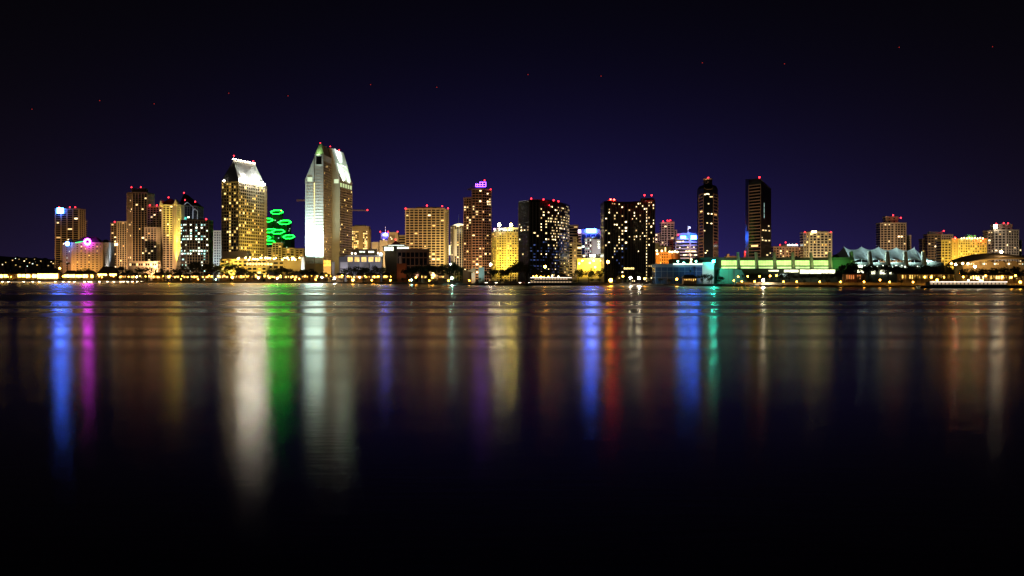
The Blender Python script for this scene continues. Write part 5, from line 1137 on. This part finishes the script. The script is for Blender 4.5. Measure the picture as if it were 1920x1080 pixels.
# white sail-shaped house
Y = shoreY(895) + 30; o = thing('sail_shaped_house', 'white house with slanting wall beside a flat teal wall', 'building', (PX(893, Y), Y, GZ))
m = MB(); f = [(PX(876, Y), Y, PZ(508, Y)), (PX(891, Y), Y, PZ(512, Y)), (PX(891, Y), Y, PZ(501, Y))]; g = [(x, Y + 8, z) for x, y, z in f]
m.poly(f); m.poly(g[::-1]); [m.poly([f[(i + 1) % 3], f[i], g[i], g[(i + 1) % 3]]) for i in range(3)]; m.build('slanting_wall', CREAM, o)
block(o, 'pillar', [(884, Y + .5), (890.5, Y + .5)], None, 511.8, WHITE, 6); block(o, 'teal_wall', [(897.5, Y + 3), (908, Y + 3)], None, 501, mat('teal_panel', (.3, .52, .56)), 6)
block(o, 'rear_wall', [(868, Y + 10), (886, Y + 10)], None, 506, BROWN, 6)
flood(o, 890, Y - 14, GZ, (888, 508, Y), (1, .9, .6), .5, 100); flood(o, 903, Y - 12, GZ, (903, 508, Y), (.7, .95, 1), .5, 80)

# quay with dock lights on the left
o = thing('floating_dock', 'long low floating dock edged with small lights on the left', 'dock', (PX(80, 1440), 1440, 0))
m = MB(); m.box(PX(-60, 1440), PX(272, 1440), 1438, 1442, -.3, .9); m.build('deck', BROWN, o)
m = MB(); m.box(-1.0, 1.0, -.25, .25, 0, .5); dl = m.mesh('dock_light', emi('dock_gold', (1, .78, .5), 14))
m = MB(); m.box(-3.2, 3.2, -.12, .12, 0, .22); ds = m.mesh('dock_strip', emi('dock_strip', (1, .7, .45), 1.6))
for x in (4, 15, 44, 61, 73, 103, 118, 129, 139, 158, 166, 170, 186, 201, 213, 226, 231, 239, 248, 257, 265): inst('dock_light', dl, (PX(x, 1437), 1437.8, .95), o)
for k in range(24): inst('dock_strip', ds, (PX(10 + k * 11, 1437), 1437.7, .8), o) if k not in (14, 16, 20) else None

# boats
def boat(x0, x1, Y, label, name, decks, litm, strip=True, flip=False):
    xa, xb = PX(x0, Y), PX(x1, Y); L = xb - xa; xm = (xa + xb) / 2; o = thing(name, label, 'boat', (xm, Y, 0)); Bm = min(4.5, L * .13); n = 10
    m = MB(); rows = []
    for i in range(n + 1):
        t_ = i / n; u = t_ if not flip else 1 - t_; wd = Bm * (1 - max(0, (u - .6) / .4) ** 2 * .97); sh_ = 1.5 + .9 * u ** 3; rows.append((xa + L * t_, wd, sh_))
    for x, wd, sh_ in rows: m.v += [(x, Y - wd, sh_), (x, Y - wd * .8, -.4), (x, Y + wd * .8, -.4), (x, Y + wd, sh_)]
    for i in range(n):
        a, b_ = i * 4, i * 4 + 4
        for k in range(3): m.f.append((a + k, b_ + k, b_ + k + 1, a + k + 1))
        m.f.append((a + 3, b_ + 3, b_, a))
    m.f += [(0, 1, 2, 3), (n * 4 + 3, n * 4 + 2, n * 4 + 1, n * 4)]; m.build('hull', mat('hull_dark', (.05, .05, .06), .4), o)
    z = 1.55; a, b_ = xa + L * .08, xb - L * .26
    if flip: a, b_ = xa + L * .26, xb - L * .08
    for k in range(decks):
        ins = k * L * .06; m = MB(); m.box(a + ins, b_ - ins, Y - Bm * .8, Y + Bm * .8, z, z + 2.3); c = m.build('cabin', mat('cabin_dark', (.05, .05, .06)), o)
        nw = max(3, int((b_ - a - 2 * ins) / 2.2))
        for q_ in range(nw):
            x = a + ins + (b_ - a - 2 * ins) * (q_ + .5) / nw; inst('lit_window', wmesh(1.6, .9, litm[k % len(litm)], .1), (x, Y - Bm * .8, z + 1.35), o)
        z += 2.35
    m = MB(); m.box(a, b_, Y - Bm * .95, Y + Bm * .9, z, z + .2); m.build('roof', DARKC, o)
    if strip: m = MB(); m.bar((a, Y - Bm * .97, z + .05), (b_, Y - Bm * .97, z + .05), .22, 6); m.build('trail_strip', emi('boat_trail', (1, .86, .74), 2.2), o)  # glowing line added to stand in for a moving boat's light trail
    for x in (a + L * .35, a + L * .45): m = MB(); m.ball((x, Y, z + 1.0), .55, 8, 6); m.build('deck_lamp', emi('yard_gold', (1, .8, .35), 12), o)
    m = MB(); m.bar(((a + b_) / 2, Y, z), ((a + b_) / 2, Y, z + 4), .1, 5); m.build('mast', STEEL, o)
boat(985, 1102, shoreY(1040) - 14, 'long excursion boat with added white light-trail line below the curved tower', 'excursion_boat', 2, [emi('boat_dim', (1, .7, .4), .5)])
boat(1722, 1940, shoreY(1840) - 10, 'low boat added to carry a white light trail at the right', 'trail_boat', 1, [emi('boat_dim', (1, .7, .4), .5)])  # boat added and stretched to hold the light trail
for i, (x, l_) in enumerate(((1366, 'moored sailing boat with bare mast before the teal wall, left of three'), (1377, 'moored sailing boat with bare mast before the teal wall, middle of three'), (1386, 'moored sailing boat with bare mast before the teal wall, right of three'))):
    Y = shoreY(x) - 9; o = thing('sailing_boat', l_, 'sailboat', (PX(x, Y), Y, 0), 'moored sailing boats'); m = MB(); L = 9
    for q_ in range(9):
        t_ = q_ / 8; wd = 1.4 * math.sin(math.pi * (.12 + .86 * t_)) ** .6; xx = PX(x, Y) - L / 2 + L * t_; m.v += [(xx, Y - wd, 1.1 + .3 * t_), (xx, Y - wd * .4, -.3), (xx, Y + wd * .4, -.3), (xx, Y + wd, 1.1 + .3 * t_)]
    for q_ in range(8):
        a = q_ * 4; m.f += [(a + k, a + 4 + k, a + 5 + k, a + 1 + k) for k in range(3)] + [(a + 3, a + 7, a + 4, a)]
    m.build('hull', WHITE, o); m = MB(); m.box(PX(x, Y) - 2, PX(x, Y) + 1.2, Y - .8, Y + .8, 1.1, 1.8); m.build('cabin', WHITE, o)
    m = MB(); m.bar((PX(x, Y), Y, 1.1), (PX(x, Y), Y, 14 + (i % 2) * 2), .1, 5, .05); m.bar((PX(x, Y) - 3.5, Y, 2.4), (PX(x, Y), Y, 2.4), .09, 5); m.build('mast', STEEL, o)

# parked cars
CARB = []
def car(x, Y, rz, col, label, lights):
    o = thing('parked_car', label, 'car', (PX(x, Y), Y, GZ + .02), 'cars parked along the waterfront'); o.rotation_euler.z = rz
    prof = [(-2.1, .35), (2.1, .35), (2.15, .75), (1.2, .9), (.55, 1.42), (-1.1, 1.45), (-1.9, .95), (-2.15, .85)]; m = MB()
    f = [(x_, -.85, z) for x_, z in prof]; g = [(x_, .85, z) for x_, z in prof]; m.poly(f); m.poly(g[::-1]); n = len(f); [m.poly([f[(i + 1) % n], f[i], g[i], g[(i + 1) % n]]) for i in range(n)]
    b_ = bpy.data.objects.new('body', m.mesh('body', col)); COL.objects.link(b_); b_.parent = o
    m = MB(); m.prism([(-.95, -.87), (.4, -.87), (.4, .87), (-.95, .87)], .98, 1.32); w_ = bpy.data.objects.new('windows', m.mesh('windows', GLASS)); COL.objects.link(w_); w_.parent = o
    for sx in (-1.35, 1.35):
        for sy in (-.8, .8): m = MB(); m.bar((sx, sy - .1, .33), (sx, sy + .1, .33), .33, 10); w_ = bpy.data.objects.new('wheel', m.mesh('wheel', BLACK)); COL.objects.link(w_); w_.parent = o
    for sy in (-.6, .6):
        for xx, mt in ((2.17, lights[0]), (-2.17, lights[1])): m = MB(); m.box(xx - .05, xx + .05, sy - .2, sy + .2, .62, .82); w_ = bpy.data.objects.new('headlight' if xx > 0 else 'tail_light', m.mesh('headlight', mt)); COL.objects.link(w_); w_.parent = o
HL = emi('headlight_on', (1, .9, .7), 25); TL = emi('tail_red', (1, .05, .03), 3); OFFL = mat('lens', (.4, .4, .4), .2)
cx_ = [904, 912, 920, 930, 942, 974, 982, 992, 1030, 1036, 1680, 1822, 1836, 1860, 1872, 1886]
lb = ordinal_labels(cx_, 'small parked car')
for i, x in enumerate(cx_): car(x, shoreY(x) + 24, -1.57 + rnd.uniform(-.3, .3), [WHITE, GREY, mat('car_red', (.3, .03, .03), .3), mat('car_blue', (.03, .06, .2), .3)][i % 4], lb[i], (HL if i % 2 else OFFL, TL))

# houses on the far hillside
HS = [(3, 496), (12, 492), (22, 488), (30.5, 484.5), (36.5, 486), (44, 489.5), (48, 486), (56, 492.5), (62, 494.5), (64.5, 486), (65, 491), (71, 497), (78, 489.5), (83, 487.5), (92, 498), (95, 491), (28, 497), (99, 494), (50, 499), (38, 500)]
o_ = sorted(range(len(HS)), key=lambda i: HS[i][0])
for k, i in enumerate(o_):
    x, y = HS[i]; Y = 2480 + (500 - y) * 30; Z = PZ(y, Y); w = rnd.uniform(4, 7)
    o = thing('hillside_house', 'tiny house with a lit window on the dark hillside, %s from the left' % ORD[k], 'house', (PX(x, Y), Y, Z - 12), 'houses on the far hillside')
    m = MB(); m.box(PX(x, Y) - w, PX(x, Y) + w, Y, Y + 10, Z - 14, Z + 2); m.build('wall', BROWN, o); hip(o, x - w / Y * F, x + w / Y * F, Y, 10, HZ - (Z + 2 - HC) / Y * F, HZ - (Z + 5 - HC) / Y * F, ROOFD, .3)
    inst('lit_window', wmesh(1.6 + (i % 3) * .5, 1.5, [WIN['w'][1], WIN['y'][0], WIN['o'][1], WIN['c'][0], WIN['w'][2]][i % 5]), (PX(x, Y) + rnd.uniform(-2, 2), Y, Z), o)

# red beacon flashes of passing aircraft, each drawn as an added aircraft
AIR = [(60, 204), (187, 188), (289, 194), (429, 174), (540, 179), (695, 158), (819, 163), (990, 139), (1127, 142), (1317, 117), (1471, 119), (1686, 88), (1861, 87)]
am = MB(); am.bar((-9, 0, 0), (8, 0, 0), 1.0, 8, .9); am.bar((8, 0, 0), (11, 0, .4), .9, 8, .1); af = am.mesh('fuselage', DARKC)
am = MB(); am.prism([(-1, -9), (1.5, -9), (3, 0), (1.5, 9), (-1, 9), (-1.5, 0)], -.3, -.1); aw = am.mesh('wing', DARKC)
am = MB(); am.box(-9, -7, -.15, .15, .5, 3.4); am.prism([(-9, -3), (-7.6, -3), (-7, 0), (-7.6, 3), (-9, 3)], .3, .5); at_ = am.mesh('tail', DARKC)
am = MB(); am.ball((0, 0, -1.6), 2.1, 8, 6); ab = am.mesh('beacon', emi('aircraft_red', (1, .05, .04), .6))
for i, (x, y) in enumerate(AIR):
    o = thing('flash_aircraft', 'added aircraft for one red beacon flash in the night sky, %s from the left' % ORD[i], 'flash_aircraft', (PX(x, 6000), 6000, PZ(y, 6000)), 'beacon flashes in the night sky')
    for nm, me in (('fuselage', af), ('wing', aw), ('tail', at_), ('beacon', ab)): c = bpy.data.objects.new(nm, me); COL.objects.link(c); c.parent = o
